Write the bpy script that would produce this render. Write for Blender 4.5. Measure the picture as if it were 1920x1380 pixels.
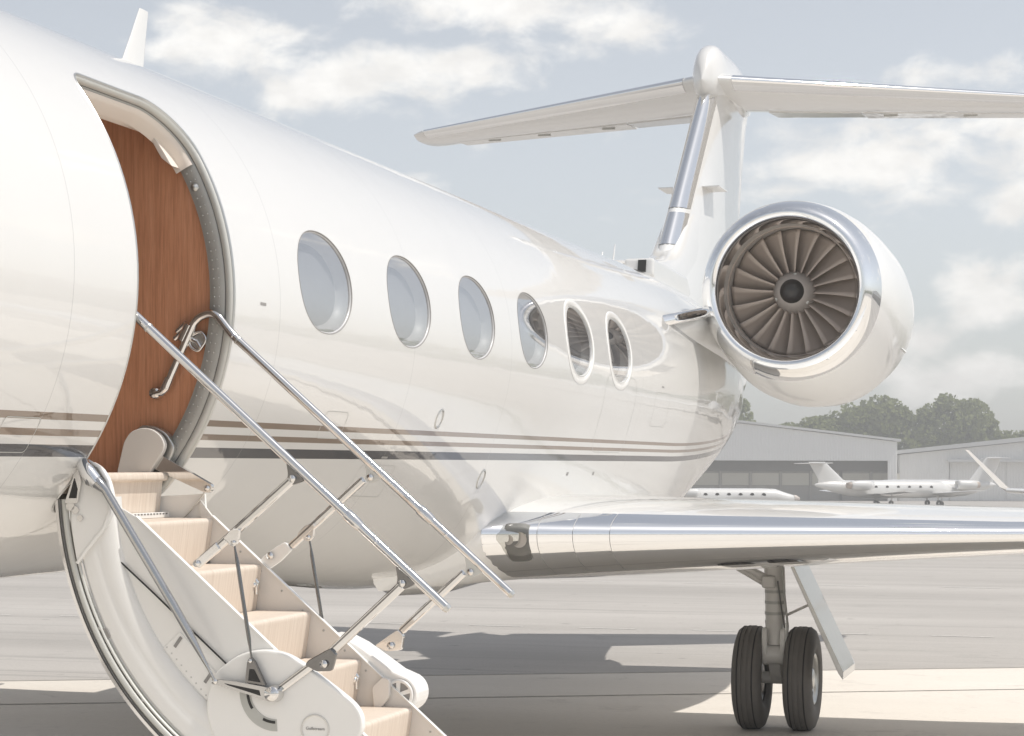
import bpy, bmesh, math, random
import numpy as np
from mathutils import Vector, Matrix, geometry

random.seed(7)
np.random.seed(7)
R = math.radians
scene = bpy.context.scene
for o in list(bpy.data.objects):
    bpy.data.objects.remove(o)

# ------------------------------------------------------------------ frame of the aircraft
# aircraft frame: x aft, y starboard, z up; it stands very slightly nose-down on the apron
EPS = 0.0085
MA = Matrix.Translation((0, 0, -EPS * 17.1)) @ Matrix.Rotation(-EPS, 4, 'Y')

# ------------------------------------------------------------------ camera
TH = R(16.24)
cam = bpy.data.cameras.new('camera')
cam.sensor_width = 36.0
cam.lens = 36.0 * 3877 / 1920
cam.shift_y = 182.0 / 1920
cam.clip_start = 0.1
cam.clip_end = 6000
cam_o = bpy.data.objects.new('camera', cam)
scene.collection.objects.link(cam_o)
_f = Vector((math.cos(TH), math.sin(TH), 0))
_r = Vector((math.sin(TH), -math.cos(TH), 0))
_m = Matrix((( _r.x, 0, -_f.x, 0.0), (_r.y, 0, -_f.y, -4.71), (0, 1, 0, 2.2), (0, 0, 0, 1)))
cam_o.matrix_world = MA @ _m
scene.camera = cam_o

# ------------------------------------------------------------------ sun and sky
SUN = Vector((0.06, -0.455, 0.89)).normalized()
sun = bpy.data.lights.new('sun', 'SUN')
sun.energy = 2.0
sun.angle = R(0.55)
sun.color = (1.0, 0.955, 0.89)
sun_o = bpy.data.objects.new('sun', sun)
scene.collection.objects.link(sun_o)
sun_o.rotation_euler = SUN.to_track_quat('Z', 'Y').to_euler()
sun_o.location = (0, -20, 40)

world = bpy.data.worlds.new('World')
scene.world = world
world.use_nodes = True
wn = world.node_tree
wn.nodes.clear()


class NB:
    """small helper for node trees"""
    def __init__(self, nt): self.nt = nt

    def n(self, typ, **kw):
        nd = self.nt.nodes.new(typ)
        for k, v in kw.items():
            setattr(nd, k, v)
        return nd

    def set(self, nd, i, v):
        if v is None: return
        if hasattr(v, 'is_output') or isinstance(v, bpy.types.NodeSocket):
            self.nt.links.new(v, nd.inputs[i])
        else:
            nd.inputs[i].default_value = v

    def math(self, op, a, b=None, c=None, clamp=False):
        nd = self.n('ShaderNodeMath', operation=op, use_clamp=clamp)
        self.set(nd, 0, a); self.set(nd, 1, b); self.set(nd, 2, c)
        return nd.outputs[0]

    def noise(self, vec, scale, detail=4, rough=0.55, dist=0.0):
        nd = self.n('ShaderNodeTexNoise')
        self.set(nd, 'Vector', vec); nd.inputs['Scale'].default_value = scale
        nd.inputs['Detail'].default_value = detail; nd.inputs['Roughness'].default_value = rough
        nd.inputs['Distortion'].default_value = dist
        return nd.outputs['Fac']

    def mix(self, fac, a, b, blend='MIX'):
        nd = self.n('ShaderNodeMix', data_type='RGBA', blend_type=blend)
        self.set(nd, 0, fac); self.set(nd, 6, a); self.set(nd, 7, b)
        return nd.outputs[2]

    def ramp(self, fac, stops, interp='LINEAR'):
        nd = self.n('ShaderNodeValToRGB')
        nd.color_ramp.interpolation = interp
        els = nd.color_ramp.elements
        while len(els) < len(stops): els.new(0.5)
        for e, (p, c) in zip(els, stops):
            e.position = p
            e.color = c if len(c) == 4 else (*c, 1)
        self.set(nd, 0, fac)
        return nd.outputs[0]

    def smooth(self, v, a, b):
        nd = self.n('ShaderNodeMapRange', interpolation_type='SMOOTHSTEP')
        self.set(nd, 0, v); nd.inputs[1].default_value = a; nd.inputs[2].default_value = b
        return nd.outputs[0]

    def mapping(self, vec, scale=(1, 1, 1), loc=(0, 0, 0), rot=(0, 0, 0)):
        nd = self.n('ShaderNodeMapping')
        self.set(nd, 0, vec); nd.inputs[1].default_value = loc
        nd.inputs[2].default_value = rot; nd.inputs[3].default_value = scale
        return nd.outputs[0]


w = NB(wn)
sky = w.n('ShaderNodeTexSky', sky_type='NISHITA')
sky.sun_disc = False
sky.sun_elevation = math.asin(SUN.z)
sky.sun_rotation = math.atan2(SUN.x, SUN.y)
sky.altitude = 50
sky.air_density = 1.0
sky.dust_density = 1.0
sky.ozone_density = 1.0
tc = w.n('ShaderNodeTexCoord').outputs['Generated']
sep = w.n('ShaderNodeSeparateXYZ'); w.set(sep, 0, tc)
az = w.math('ARCTAN2', sep.outputs[1], sep.outputs[0])      # angle from aft axis, left positive
el = w.math('ARCSINE', sep.outputs[2])
cb = w.n('ShaderNodeCombineXYZ'); w.set(cb, 0, az); w.set(cb, 1, w.math('MULTIPLY', el, 1.7))
cvec = cb.outputs[0]
n1 = w.noise(cvec, 24.0, 9, 0.58, 0.25)
n2 = w.noise(cvec, 5.2, 3, 0.5)
# cumulus banks (azimuth, elevation, half width, half height) in degrees
BANKS = [(20.6, 11.0, 3.9, 1.15), (17.6, 11.5, 2.2, 0.85), (24.3, 11.9, 2.4, 1.2), (16.8, 13.2, 3.6, 1.5), (13.4, 12.5, 2.2, 0.9),
         (6.4, 8.7, 4.4, 1.3), (3.0, 9.2, 3.6, 1.4), (2.6, 7.4, 1.2, 0.8), (3.2, 5.2, 2.3, 0.95), (5.6, 3.6, 1.7, 1.2), (4.0, 2.8, 3.0, 0.8),
         (3.8, 10.9, 2.4, 0.6), (19.6, 8.0, 1.5, 0.5)]
acc = None
for (a0, e0, ra, re) in BANKS:
    da = w.math('DIVIDE', w.math('SUBTRACT', az, R(a0)), R(ra))
    de = w.math('DIVIDE', w.math('SUBTRACT', el, R(e0)), R(re))
    d2 = w.math('ADD', w.math('MULTIPLY', da, da), w.math('MULTIPLY', de, de))
    g = w.math('POWER', 2.718, w.math('MULTIPLY', d2, -0.8))
    acc = g if acc is None else w.math('MAXIMUM', acc, g)
# elsewhere in the sky: the same fair-weather clouds from low-frequency noise
nfar = w.smooth(n2, 0.5, 0.68)
far = w.math('MULTIPLY', nfar, w.smooth(w.math('ABSOLUTE', w.math('SUBTRACT', az, R(14))), R(16), R(22)))
bank = w.math('MAXIMUM', acc, w.math('MULTIPLY', far, 0.75))
dens = w.math('ADD', bank, w.math('MULTIPLY', w.math('SUBTRACT', n1, 0.5), 2.4))
cl = w.math('MULTIPLY', w.smooth(dens, 0.36, 1.06), 0.95)
hs = w.n('ShaderNodeHueSaturation'); hs.inputs['Saturation'].default_value = 0.32; hs.inputs['Value'].default_value = 0.83
w.set(hs, 'Color', sky.outputs[0])
lit = w.mix(w.smooth(w.noise(cvec, 30.0, 5, 0.6), 0.3, 0.7), (5.4, 5.3, 5.15, 1), (6.5, 6.4, 6.2, 1))
skyc = w.mix(cl, hs.outputs[0], lit)
bg = w.n('ShaderNodeBackground'); bg.inputs['Strength'].default_value = 0.094
w.set(bg, 0, skyc)
wo = w.n('ShaderNodeOutputWorld')
wn.links.new(bg.outputs[0], wo.inputs[0])

vs = scene.view_settings
vs.view_transform = 'Standard'
vs.look = 'None'
vs.exposure = 0.90
vs.gamma = 1.0
vs.use_curve_mapping = False
scene.cycles.max_bounces = 8
scene.cycles.glossy_bounces = 5
scene.cycles.transparent_max_bounces = 12
scene.cycles.sample_clamp_indirect = 6
scene.cycles.use_denoising = True
scene.cycles.caustics_reflective = False
scene.cycles.caustics_refractive = False

# ------------------------------------------------------------------ materials
MATS = {}


def material(name, base=(0.8, 0.8, 0.8), rough=0.5, metal=0.0, coat=0.0, coat_rough=0.03, spec=0.5, build=None):
    m = bpy.data.materials.new(name)
    m.use_nodes = True
    nt = m.node_tree
    b = nt.nodes['Principled BSDF']
    b.inputs['Base Color'].default_value = (*base, 1)
    b.inputs['Roughness'].default_value = rough
    b.inputs['Metallic'].default_value = metal
    b.inputs['Coat Weight'].default_value = coat
    b.inputs['Coat Roughness'].default_value = coat_rough
    b.inputs['Specular IOR Level'].default_value = spec
    b.inputs['Coat IOR'].default_value = 1.6 if coat > 0.9 else 1.5
    k = NB(nt)
    if build: build(k, b, k.n('ShaderNodeTexCoord').outputs['Object'])
    MATS[name] = m
    return m


def bump(k, b, h, strength, dist=0.01):
    bp = k.n('ShaderNodeBump')
    bp.inputs['Strength'].default_value = strength
    bp.inputs['Distance'].default_value = dist
    k.set(bp, 'Height', h)
    k.nt.links.new(bp.outputs[0], b.inputs['Normal'])
    return bp


def soil(k, b, co, c1, c2, sc):
    k.nt.links.new(k.mix(k.noise(co, sc, 6, 0.6), c1, c2), b.inputs['Base Color'])


WHITE = (0.735, 0.727, 0.708)


def b_paint(k, b, co):
    wav = k.math('ADD', k.noise(k.mapping(co, (1.0, 1.6, 1.6)), 2.1, 2, 0.5), k.math('MULTIPLY', k.noise(k.mapping(co, (1.0, 0.5, 0.5)), 15.0, 2, 0.5), 0.10))
    bp = k.n('ShaderNodeBump'); bp.inputs['Strength'].default_value = 0.17; bp.inputs['Distance'].default_value = 0.012
    k.set(bp, 'Height', wav)
    k.nt.links.new(bp.outputs[0], b.inputs['Coat Normal'])
    k.nt.links.new(k.mix(k.noise(co, 1.3, 4, 0.6), (*WHITE, 1), (0.71, 0.70, 0.678, 1)), b.inputs['Base Color'])


def b_fuse(k, b, co):
    b_paint(k, b, co)
    s = k.n('ShaderNodeSeparateXYZ'); k.set(s, 0, co)
    x, z = s.outputs[0], s.outputs[2]
    # painted cheat lines: level along the cabin, sweeping up and together on the tail cone
    t = k.math('MAXIMUM', k.math('SUBTRACT', x, 17.2), 0.0)
    lift = k.math('MULTIPLY', k.math('MULTIPLY', t, t), 0.0125)
    zz = k.math('SUBTRACT', z, lift)

    def band(a, c):
        return k.math('MULTIPLY', k.math('GREATER_THAN', zz, a), k.math('LESS_THAN', zz, c))
    tan = k.math('ADD', band(2.362, 2.388), band(2.305, 2.330))
    dark = band(2.230, 2.274)
    base = k.mix(k.noise(co, 1.3, 4, 0.6), (*WHITE, 1), (0.71, 0.70, 0.678, 1))
    c1 = k.mix(tan, base, (0.20, 0.14, 0.095, 1))
    c2 = k.mix(dark, c1, (0.012, 0.013, 0.022, 1))
    # lap joints of the skin panels: hair-thin darker lines round the barrel
    seams = None
    for xs in (6.55, 8.42, 10.25, 12.05, 15.7, 18.4, 20.9):
        v = k.math('LESS_THAN', k.math('ABSOLUTE', k.math('SUBTRACT', x, xs)), 0.0022)
        seams = v if seams is None else k.math('MAXIMUM', seams, v)
    k.nt.links.new(k.mix(k.math('MULTIPLY', seams, 0.45), c2, (0.3, 0.3, 0.3, 1)), b.inputs['Base Color'])


material('white_paint', WHITE, 0.35, 0, 1.0, 0.02, 0.5, b_paint)
material('nacelle_paint', (0.78, 0.775, 0.76), 0.4, 0, 0.55, 0.04, 0.4, lambda k, b, co: soil(k, b, co, (0.79, 0.785, 0.77, 1), (0.755, 0.75, 0.733, 1), 2.0))
material('fuselage_paint', WHITE, 0.35, 0, 1.0, 0.006, 0.5, b_fuse)


def b_chrome(k, b, co):
    n = k.noise(co, 9, 4, 0.6)
    k.nt.links.new(k.math('MULTIPLY_ADD', n, 0.07, 0.03), b.inputs['Roughness'])
    bump(k, b, k.noise(co, 3.0, 2, 0.5), 0.05, 0.01)


def b_polish(k, b, co):
    n = k.noise(k.mapping(co, (2, 2, 14)), 3, 5, 0.6)
    k.nt.links.new(k.math('MULTIPLY_ADD', n, 0.06, 0.025), b.inputs['Roughness'])
    bump(k, b, k.noise(co, 2.2, 2, 0.5), 0.06, 0.01)


material('chrome', (0.74, 0.73, 0.715), 0.05, 1.0, build=b_chrome)
material('polished_alloy', (0.88, 0.885, 0.89), 0.08, 1.0, build=b_polish)
material('strut_chrome', (0.5, 0.495, 0.485), 0.06, 1.0, build=b_chrome)
material('dark_reflection_chrome', (0.22, 0.215, 0.21), 0.12, 1.0, build=lambda k, b, co: soil(k, b, co, (0.25, 0.245, 0.24, 1), (0.17, 0.165, 0.16, 1), 12))  # dark surroundings mirrored in the chrome are put into its base colour
material('satin_metal', (0.62, 0.62, 0.60), 0.32, 0.85, build=lambda k, b, co: soil(k, b, co, (0.66, 0.66, 0.64, 1), (0.52, 0.52, 0.50, 1), 6))
material('jamb_grey', (0.50, 0.50, 0.475), 0.45, 0.25, build=lambda k, b, co: soil(k, b, co, (0.56, 0.56, 0.53, 1), (0.43, 0.43, 0.41, 1), 9))
material('seal_grey', (0.62, 0.62, 0.58), 0.4, 0.1, build=lambda k, b, co: soil(k, b, co, (0.66, 0.66, 0.62, 1), (0.55, 0.55, 0.52, 1), 7))
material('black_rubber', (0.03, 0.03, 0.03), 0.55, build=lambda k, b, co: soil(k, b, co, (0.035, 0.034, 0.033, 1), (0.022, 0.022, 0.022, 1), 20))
material('cream_trim', (0.74, 0.66, 0.57), 0.5, build=lambda k, b, co: soil(k, b, co, (0.80, 0.72, 0.64, 1), (0.76, 0.68, 0.60, 1), 3))
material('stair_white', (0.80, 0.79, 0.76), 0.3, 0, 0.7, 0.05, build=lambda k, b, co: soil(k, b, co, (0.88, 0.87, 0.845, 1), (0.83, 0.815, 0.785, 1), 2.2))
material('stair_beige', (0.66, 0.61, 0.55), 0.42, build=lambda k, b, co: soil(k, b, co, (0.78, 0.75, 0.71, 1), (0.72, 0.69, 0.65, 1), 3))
material('cabin_liner', (0.55, 0.50, 0.45), 0.6, build=lambda k, b, co: soil(k, b, co, (0.58, 0.53, 0.48, 1), (0.5, 0.46, 0.42, 1), 3))


def b_wood(k, b, co):
    v = k.mapping(co, (1.0, 26.0, 1.1))
    g = k.noise(v, 3.2, 6, 0.62, 0.25)
    f = k.noise(k.mapping(co, (1, 160, 5)), 2.0, 3, 0.6)
    c = k.ramp(g, [(0.28, (0.50, 0.215, 0.11)), (0.5, (0.66, 0.305, 0.165)), (0.72, (0.75, 0.375, 0.22))])
    c = k.mix(k.math('MULTIPLY', k.smooth(f, 0.45, 0.7), 0.30), c, (0.34, 0.145, 0.078, 1))
    k.nt.links.new(c, b.inputs['Base Color'])


material('dark_wood', (0.26, 0.1, 0.05), 0.32, 0, 0.35, 0.12, build=b_wood)


def b_oak(k, b, co):
    v = k.mapping(co, (34.0, 1.5, 1.2))
    g = k.noise(v, 3.0, 6, 0.6, 0.2)
    c = k.ramp(g, [(0.3, (0.60, 0.505, 0.42)), (0.55, (0.70, 0.61, 0.52)), (0.8, (0.75, 0.67, 0.585))])
    k.nt.links.new(c, b.inputs['Base Color'])


material('pale_oak', (0.66, 0.53, 0.42), 0.45, build=b_oak)
material('tyre', (0.045, 0.042, 0.04), 0.75, build=lambda k, b, co: (soil(k, b, co, (0.20, 0.185, 0.17, 1), (0.13, 0.12, 0.11, 1), 5), bump(k, b, k.noise(co, 60, 3, 0.6), 0.25, 0.004)))
material('gear_paint', (0.66, 0.65, 0.62), 0.4, 0.05, build=lambda k, b, co: soil(k, b, co, (0.82, 0.805, 0.775, 1), (0.70, 0.68, 0.65, 1), 5))
material('fan_metal', (0.5, 0.45, 0.41), 0.45, 0.25, build=lambda k, b, co: soil(k, b, co, (0.56, 0.475, 0.41, 1), (0.46, 0.385, 0.33, 1), 7))
material('fan_hub', (0.4, 0.36, 0.33), 0.5, 0.1, build=lambda k, b, co: soil(k, b, co, (0.56, 0.51, 0.47, 1), (0.48, 0.43, 0.39, 1), 11))
material('spinner_dark', (0.035, 0.03, 0.028), 0.35, build=lambda k, b, co: soil(k, b, co, (0.04, 0.035, 0.032, 1), (0.025, 0.022, 0.02, 1), 9))
material('duct_liner', (0.55, 0.51, 0.47), 0.45, 0.35, build=lambda k, b, co: soil(k, b, co, (0.60, 0.56, 0.52, 1), (0.5, 0.46, 0.42, 1), 8))
material('dark_recess', (0.03, 0.03, 0.03), 0.7, build=lambda k, b, co: soil(k, b, co, (0.04, 0.038, 0.036, 1), (0.02, 0.02, 0.02, 1), 5))
material('gasket', (0.12, 0.12, 0.12), 0.5, build=lambda k, b, co: soil(k, b, co, (0.19, 0.185, 0.18, 1), (0.13, 0.13, 0.125, 1), 15))
material('window_shade', (0.40, 0.42, 0.48), 0.7, build=lambda k, b, co: soil(k, b, co, (0.36, 0.365, 0.375, 1), (0.32, 0.325, 0.335, 1), 2))
material('window_reveal', (0.60, 0.62, 0.66), 0.4, build=lambda k, b, co: soil(k, b, co, (0.62, 0.62, 0.62, 1), (0.58, 0.58, 0.58, 1), 4))
material('print_grey', (0.30, 0.29, 0.28), 0.6, build=lambda k, b, co: soil(k, b, co, (0.32, 0.31, 0.30, 1), (0.27, 0.26, 0.25, 1), 12))
material('emboss', (0.70, 0.68, 0.64), 0.4, build=lambda k, b, co: soil(k, b, co, (0.72, 0.70, 0.66, 1), (0.67, 0.65, 0.61, 1), 9))


def glass_mat(name, tint, ior=1.55, boost=0.02):
    m = bpy.data.materials.new(name); m.use_nodes = True
    nt = m.node_tree; nt.nodes.clear(); k = NB(nt)
    geo = k.n('ShaderNodeNewGeometry')
    fr = k.n('ShaderNodeFresnel')
    # same reflectance from either side of the thin pane
    k.set(fr, 0, k.math('MULTIPLY_ADD', geo.outputs['Backfacing'], 1.0 / ior - ior, ior))
    tr = k.n('ShaderNodeBsdfTransparent'); tr.inputs[0].default_value = (*tint, 1)
    gl = k.n('ShaderNodeBsdfGlossy'); gl.inputs['Roughness'].default_value = 0.012
    gl.inputs[0].default_value = (0.97, 0.97, 0.98, 1)
    mx = k.n('ShaderNodeMixShader')
    k.set(mx, 0, k.math('ADD', fr.outputs[0], boost, clamp=True))
    nt.links.new(tr.outputs[0], mx.inputs[1]); nt.links.new(gl.outputs[0], mx.inputs[2])
    out = k.n('ShaderNodeOutputMaterial'); nt.links.new(mx.outputs[0], out.inputs[0])
    MATS[name] = m


glass_mat('cabin_glass', (0.90, 0.905, 0.91), 1.6, 0.30)
glass_mat('lens_glass', (0.80, 0.80, 0.78), 1.5, 0.02)


# ground
def b_asphalt(k, b, co):
    big = k.noise(k.mapping(co, (0.5, 0.06, 1)), 0.55, 5, 0.6)
    fine = k.noise(co, 26, 4, 0.7)
    grit = k.noise(co, 120, 2, 0.6)
    streak = k.noise(k.mapping(co, (2.2, 0.05, 1)), 1.3, 4, 0.65)
    patch = k.noise(co, 0.9, 5, 0.6)
    c = k.ramp(big, [(0.28, (0.345, 0.325, 0.302)), (0.5, (0.435, 0.411, 0.383)), (0.72, (0.52, 0.492, 0.46))])
    c = k.mix(k.math('MULTIPLY', k.smooth(fine, 0.35, 0.75), 0.35), c, (0.28, 0.265, 0.248, 1))
    c = k.mix(k.math('MULTIPLY', k.smooth(grit, 0.55, 0.75), 0.35), c, (0.54, 0.515, 0.49, 1))
    c = k.mix(k.math('MULTIPLY', k.smooth(streak, 0.56, 0.66), 0.35), c, (0.20, 0.19, 0.18, 1))
    c = k.mix(k.math('MULTIPLY', k.smooth(patch, 0.55, 0.75), 0.22), c, (0.22, 0.21, 0.195, 1))
    k.nt.links.new(c, b.inputs['Base Color'])
    oil = k.noise(co, 2.6, 3, 0.5)
    c = k.mix(k.math('MULTIPLY', k.smooth(oil, 0.66, 0.76), 0.4), c, (0.14, 0.13, 0.12, 1))
    k.nt.links.new(c, b.inputs['Base Color'])
    bump(k, b, grit, 0.35, 0.008)


def b_concrete(k, b, co):
    big = k.noise(k.mapping(co, (0.35, 0.12, 1)), 0.9, 6, 0.62)
    fine = k.noise(co, 18, 6, 0.7)
    c = k.ramp(big, [(0.3, (0.62, 0.575, 0.513)), (0.7, (0.735, 0.69, 0.63))])
    c = k.mix(k.math('MULTIPLY', k.smooth(fine, 0.45, 0.8), 0.35), c, (0.50, 0.46, 0.415, 1))
    stain = k.noise(co, 1.7, 6, 0.7, 0.4)
    c = k.mix(k.math('MULTIPLY', k.smooth(stain, 0.56, 0.72), 0.4), c, (0.40, 0.365, 0.33, 1))
    k.nt.links.new(c, b.inputs['Base Color'])
    bump(k, b, fine, 0.2, 0.006)


def b_joint(k, b, co):
    f = k.noise(co, 7, 5, 0.7)
    k.nt.links.new(k.ramp(f, [(0.35, (0.16, 0.145, 0.125)), (0.65, (0.36, 0.335, 0.30))]), b.inputs['Base Color'])


def b_mark(k, b, co):
    f = k.noise(co, 14, 5, 0.7)
    k.nt.links.new(k.ramp(f, [(0.3, (0.42, 0.40, 0.37)), (0.6, (0.66, 0.64, 0.60))]), b.inputs['Base Color'])


material('asphalt', (0.3, 0.29, 0.28), 0.85, build=b_asphalt, spec=0.25)
material('concrete', (0.56, 0.52, 0.47), 0.8, build=b_concrete, spec=0.25)
material('joint_filler', (0.2, 0.18, 0.16), 0.9, build=b_joint, spec=0.2)
material('road_paint', (0.6, 0.58, 0.54), 0.7, build=b_mark, spec=0.3)


def b_corr(k, b, co):
    s = k.n('ShaderNodeSeparateXYZ'); k.set(s, 0, co)
    v = k.math('SINE', k.math('MULTIPLY', s.outputs[1], 20.0))
    bump(k, b, v, 0.3, 0.03)
    soil(k, b, co, (0.86, 0.855, 0.84, 1), (0.80, 0.795, 0.78, 1), 0.3)


material('metal_cladding', (0.7, 0.7, 0.69), 0.5, build=b_corr)
material('roof_sheet', (0.68, 0.68, 0.67), 0.45, build=lambda k, b, co: soil(k, b, co, (0.72, 0.72, 0.71, 1), (0.62, 0.62, 0.61, 1), 0.4))
material('hangar_wall', (0.50, 0.475, 0.44), 0.7, build=lambda k, b, co: soil(k, b, co, (0.54, 0.515, 0.48, 1), (0.46, 0.435, 0.40, 1), 0.5))
material('hangar_panel', (0.76, 0.73, 0.64), 0.6, build=lambda k, b, co: soil(k, b, co, (0.78, 0.755, 0.67, 1), (0.72, 0.69, 0.60, 1), 0.5))
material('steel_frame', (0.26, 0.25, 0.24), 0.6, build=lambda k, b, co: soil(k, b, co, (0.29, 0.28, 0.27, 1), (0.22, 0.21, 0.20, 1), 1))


def b_leaf(k, b, co):
    n = k.noise(co, 0.55, 3, 0.6)
    f = k.noise(co, 4.0, 2, 0.6)
    c = k.ramp(n, [(0.3, (0.17, 0.20, 0.062)), (0.55, (0.265, 0.30, 0.102)), (0.75, (0.345, 0.37, 0.145))])
    c = k.mix(k.math('MULTIPLY', f, 0.35), c, (0.10, 0.10, 0.05, 1))
    k.nt.links.new(c, b.inputs['Base Color'])
    tl = k.n('ShaderNodeBsdfTranslucent'); k.set(tl, 0, k.mix(0.25, c, (0.30, 0.34, 0.10, 1)))
    ms = k.n('ShaderNodeMixShader'); ms.inputs[0].default_value = 0.42
    k.nt.links.new(b.outputs[0], ms.inputs[1]); k.nt.links.new(tl.outputs[0], ms.inputs[2])
    k.nt.links.new(ms.outputs[0], k.nt.nodes['Material Output'].inputs['Surface'])


material('foliage', (0.08, 0.1, 0.045), 0.65, build=b_leaf, spec=0.25)
material('bark', (0.12, 0.095, 0.07), 0.85, build=lambda k, b, co: soil(k, b, co, (0.15, 0.12, 0.09, 1), (0.08, 0.065, 0.05, 1), 3))


# ------------------------------------------------------------------ mesh helpers
class MB:
    def __init__(self):
        self.v = []; self.f = []; self.sm = []

    def add(self, verts, faces, smooth=False):
        o = len(self.v)
        self.v += [tuple(p) for p in verts]
        self.f += [tuple(i + o for i in f) for f in faces]
        self.sm += [smooth] * len(faces)
        return self

    def box(self, lo, hi):
        (a, b, c), (d, e, f) = lo, hi
        v = [(a, b, c), (d, b, c), (d, e, c), (a, e, c), (a, b, f), (d, b, f), (d, e, f), (a, e, f)]
        return self.add(v, [(0, 3, 2, 1), (4, 5, 6, 7), (0, 1, 5, 4), (1, 2, 6, 5), (2, 3, 7, 6), (3, 0, 4, 7)])

    def prism_x(self, poly, x0, x1, smooth=False):
        """poly: (y,z) outline extruded along x"""
        area = sum(poly[i][0] * poly[(i + 1) % len(poly)][1] - poly[(i + 1) % len(poly)][0] * poly[i][1] for i in range(len(poly)))
        if area < 0: poly = poly[::-1]
        n = len(poly)
        v = [(x0, y, z) for y, z in poly] + [(x1, y, z) for y, z in poly]
        self.add(v, [tuple(range(n - 1, -1, -1)), tuple(range(n, 2 * n))])
        self.add(v, [(i, (i + 1) % n, n + (i + 1) % n, n + i) for i in range(n)], smooth)
        return self

    def prism_y(self, poly, y0, y1):
        """poly: (x,z) outline extruded along y"""
        area = sum(poly[i][0] * poly[(i + 1) % len(poly)][1] - poly[(i + 1) % len(poly)][0] * poly[i][1] for i in range(len(poly)))
        if area > 0: poly = poly[::-1]
        n = len(poly)
        v = [(x, y0, z) for x, z in poly] + [(x, y1, z) for x, z in poly]
        return self.add(v, [tuple(range(n - 1, -1, -1)), tuple(range(n, 2 * n))] + [(i, (i + 1) % n, n + (i + 1) % n, n + i) for i in range(n)])

    def tube(self, pts, rad, seg=14, caps=True):
        pts = [Vector(p) for p in pts]
        n = len(pts)
        rs = rad if isinstance(rad, (list, tuple)) else [rad] * n
        tans = []
        for i in range(n):
            a = pts[max(i - 1, 0)]; b = pts[min(i + 1, n - 1)]
            tans.append((b - a).normalized())
        up = Vector((0, 0, 1)) if abs(tans[0].z) < 0.9 else Vector((1, 0, 0))
        nrm = (up - tans[0] * up.dot(tans[0])).normalized()
        vs_ = []
        for i in range(n):
            nrm = (nrm - tans[i] * nrm.dot(tans[i])).normalized()
            bi = tans[i].cross(nrm)
            for k_ in range(seg):
                a = 2 * math.pi * k_ / seg
                vs_.append(pts[i] + (nrm * math.cos(a) + bi * math.sin(a)) * rs[i])
        fs = []
        for i in range(n - 1):
            for k_ in range(seg):
                k2 = (k_ + 1) % seg
                fs.append((i * seg + k_, i * seg + k2, (i + 1) * seg + k2, (i + 1) * seg + k_))
        self.add(vs_, fs, True)
        if caps:
            self.add(vs_[:seg], [tuple(range(seg - 1, -1, -1))])
            self.add(vs_[-seg:], [tuple(range(seg))])
        return self

    def lathe(self, prof, org, axis='x', seg=48, closed=False, scale=None):
        """prof: list of (t along axis, radius)"""
        vs_ = []
        for t, r in prof:
            for k_ in range(seg):
                a = 2 * math.pi * k_ / seg
                c_, s_ = r * math.cos(a), r * math.sin(a)
                if axis == 'x': p = (t, c_, s_)
                elif axis == 'y': p = (s_, t, c_)
                else: p = (c_, s_, t)
                if scale: p = scale(p)
                vs_.append((p[0] + org[0], p[1] + org[1], p[2] + org[2]))
        fs = []
        n = len(prof)
        for i in range(n - 1 if not closed else n):
            j = (i + 1) % n
            for k_ in range(seg):
                k2 = (k_ + 1) % seg
                fs.append((i * seg + k_, j * seg + k_, j * seg + k2, i * seg + k2))
        return self.add(vs_, fs, True)

    def loft(self, rings, smooth=True, cap=True, closed=True):
        n = len(rings[0])
        vs_ = [p for r_ in rings for p in r_]
        fs = []
        for i in range(len(rings) - 1):
            for k_ in range(n if closed else n - 1):
                k2 = (k_ + 1) % n
                fs.append((i * n + k_, i * n + k2, (i + 1) * n + k2, (i + 1) * n + k_))
        self.add(vs_, fs, smooth)
        if cap:
            self.add(rings[0], [tuple(range(n - 1, -1, -1))])
            self.add(rings[-1], [tuple(range(n))])
        return self

    def flip_y(self):
        self.v = [(x, -y, z) for x, y, z in self.v]
        self.f = [f[::-1] for f in self.f]
        return self

    def build(self, name, mat, parent=None, bevel=0.0, fix=True):
        me = bpy.data.meshes.new(name)
        me.from_pydata(self.v, [], self.f)
        me.polygons.foreach_set('use_smooth', self.sm)
        if fix:
            bm = bmesh.new(); bm.from_mesh(me)
            bmesh.ops.remove_doubles(bm, verts=bm.verts, dist=1e-5) if bevel else None
            bmesh.ops.recalc_face_normals(bm, faces=bm.faces)
            bm.to_mesh(me); bm.free()
        me.materials.append(MATS[mat])
        o = bpy.data.objects.new(name, me)
        scene.collection.objects.link(o)
        o.parent = parent
        if bevel:
            md = o.modifiers.new('bevel', 'BEVEL')
            md.width = bevel; md.segments = 3; md.limit_method = 'ANGLE'; md.angle_limit = R(35)
            md.harden_normals = False
        return o


def rounded(pts, r, seg=6):
    """round the inner corners of a polyline with radius r"""
    pts = [Vector(p) for p in pts]
    out = [pts[0]]
    for i in range(1, len(pts) - 1):
        a, b, c = pts[i - 1], pts[i], pts[i + 1]
        d1 = (a - b); d2 = (c - b)
        t = min(r, d1.length * 0.45, d2.length * 0.45)
        p0 = b + d1.normalized() * t; p1 = b + d2.normalized() * t
        for k_ in range(seg + 1):
            u = k_ / seg
            out.append(p0 * (1 - u) ** 2 + b * 2 * u * (1 - u) + p1 * u ** 2)
    out.append(pts[-1])
    return out


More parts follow.
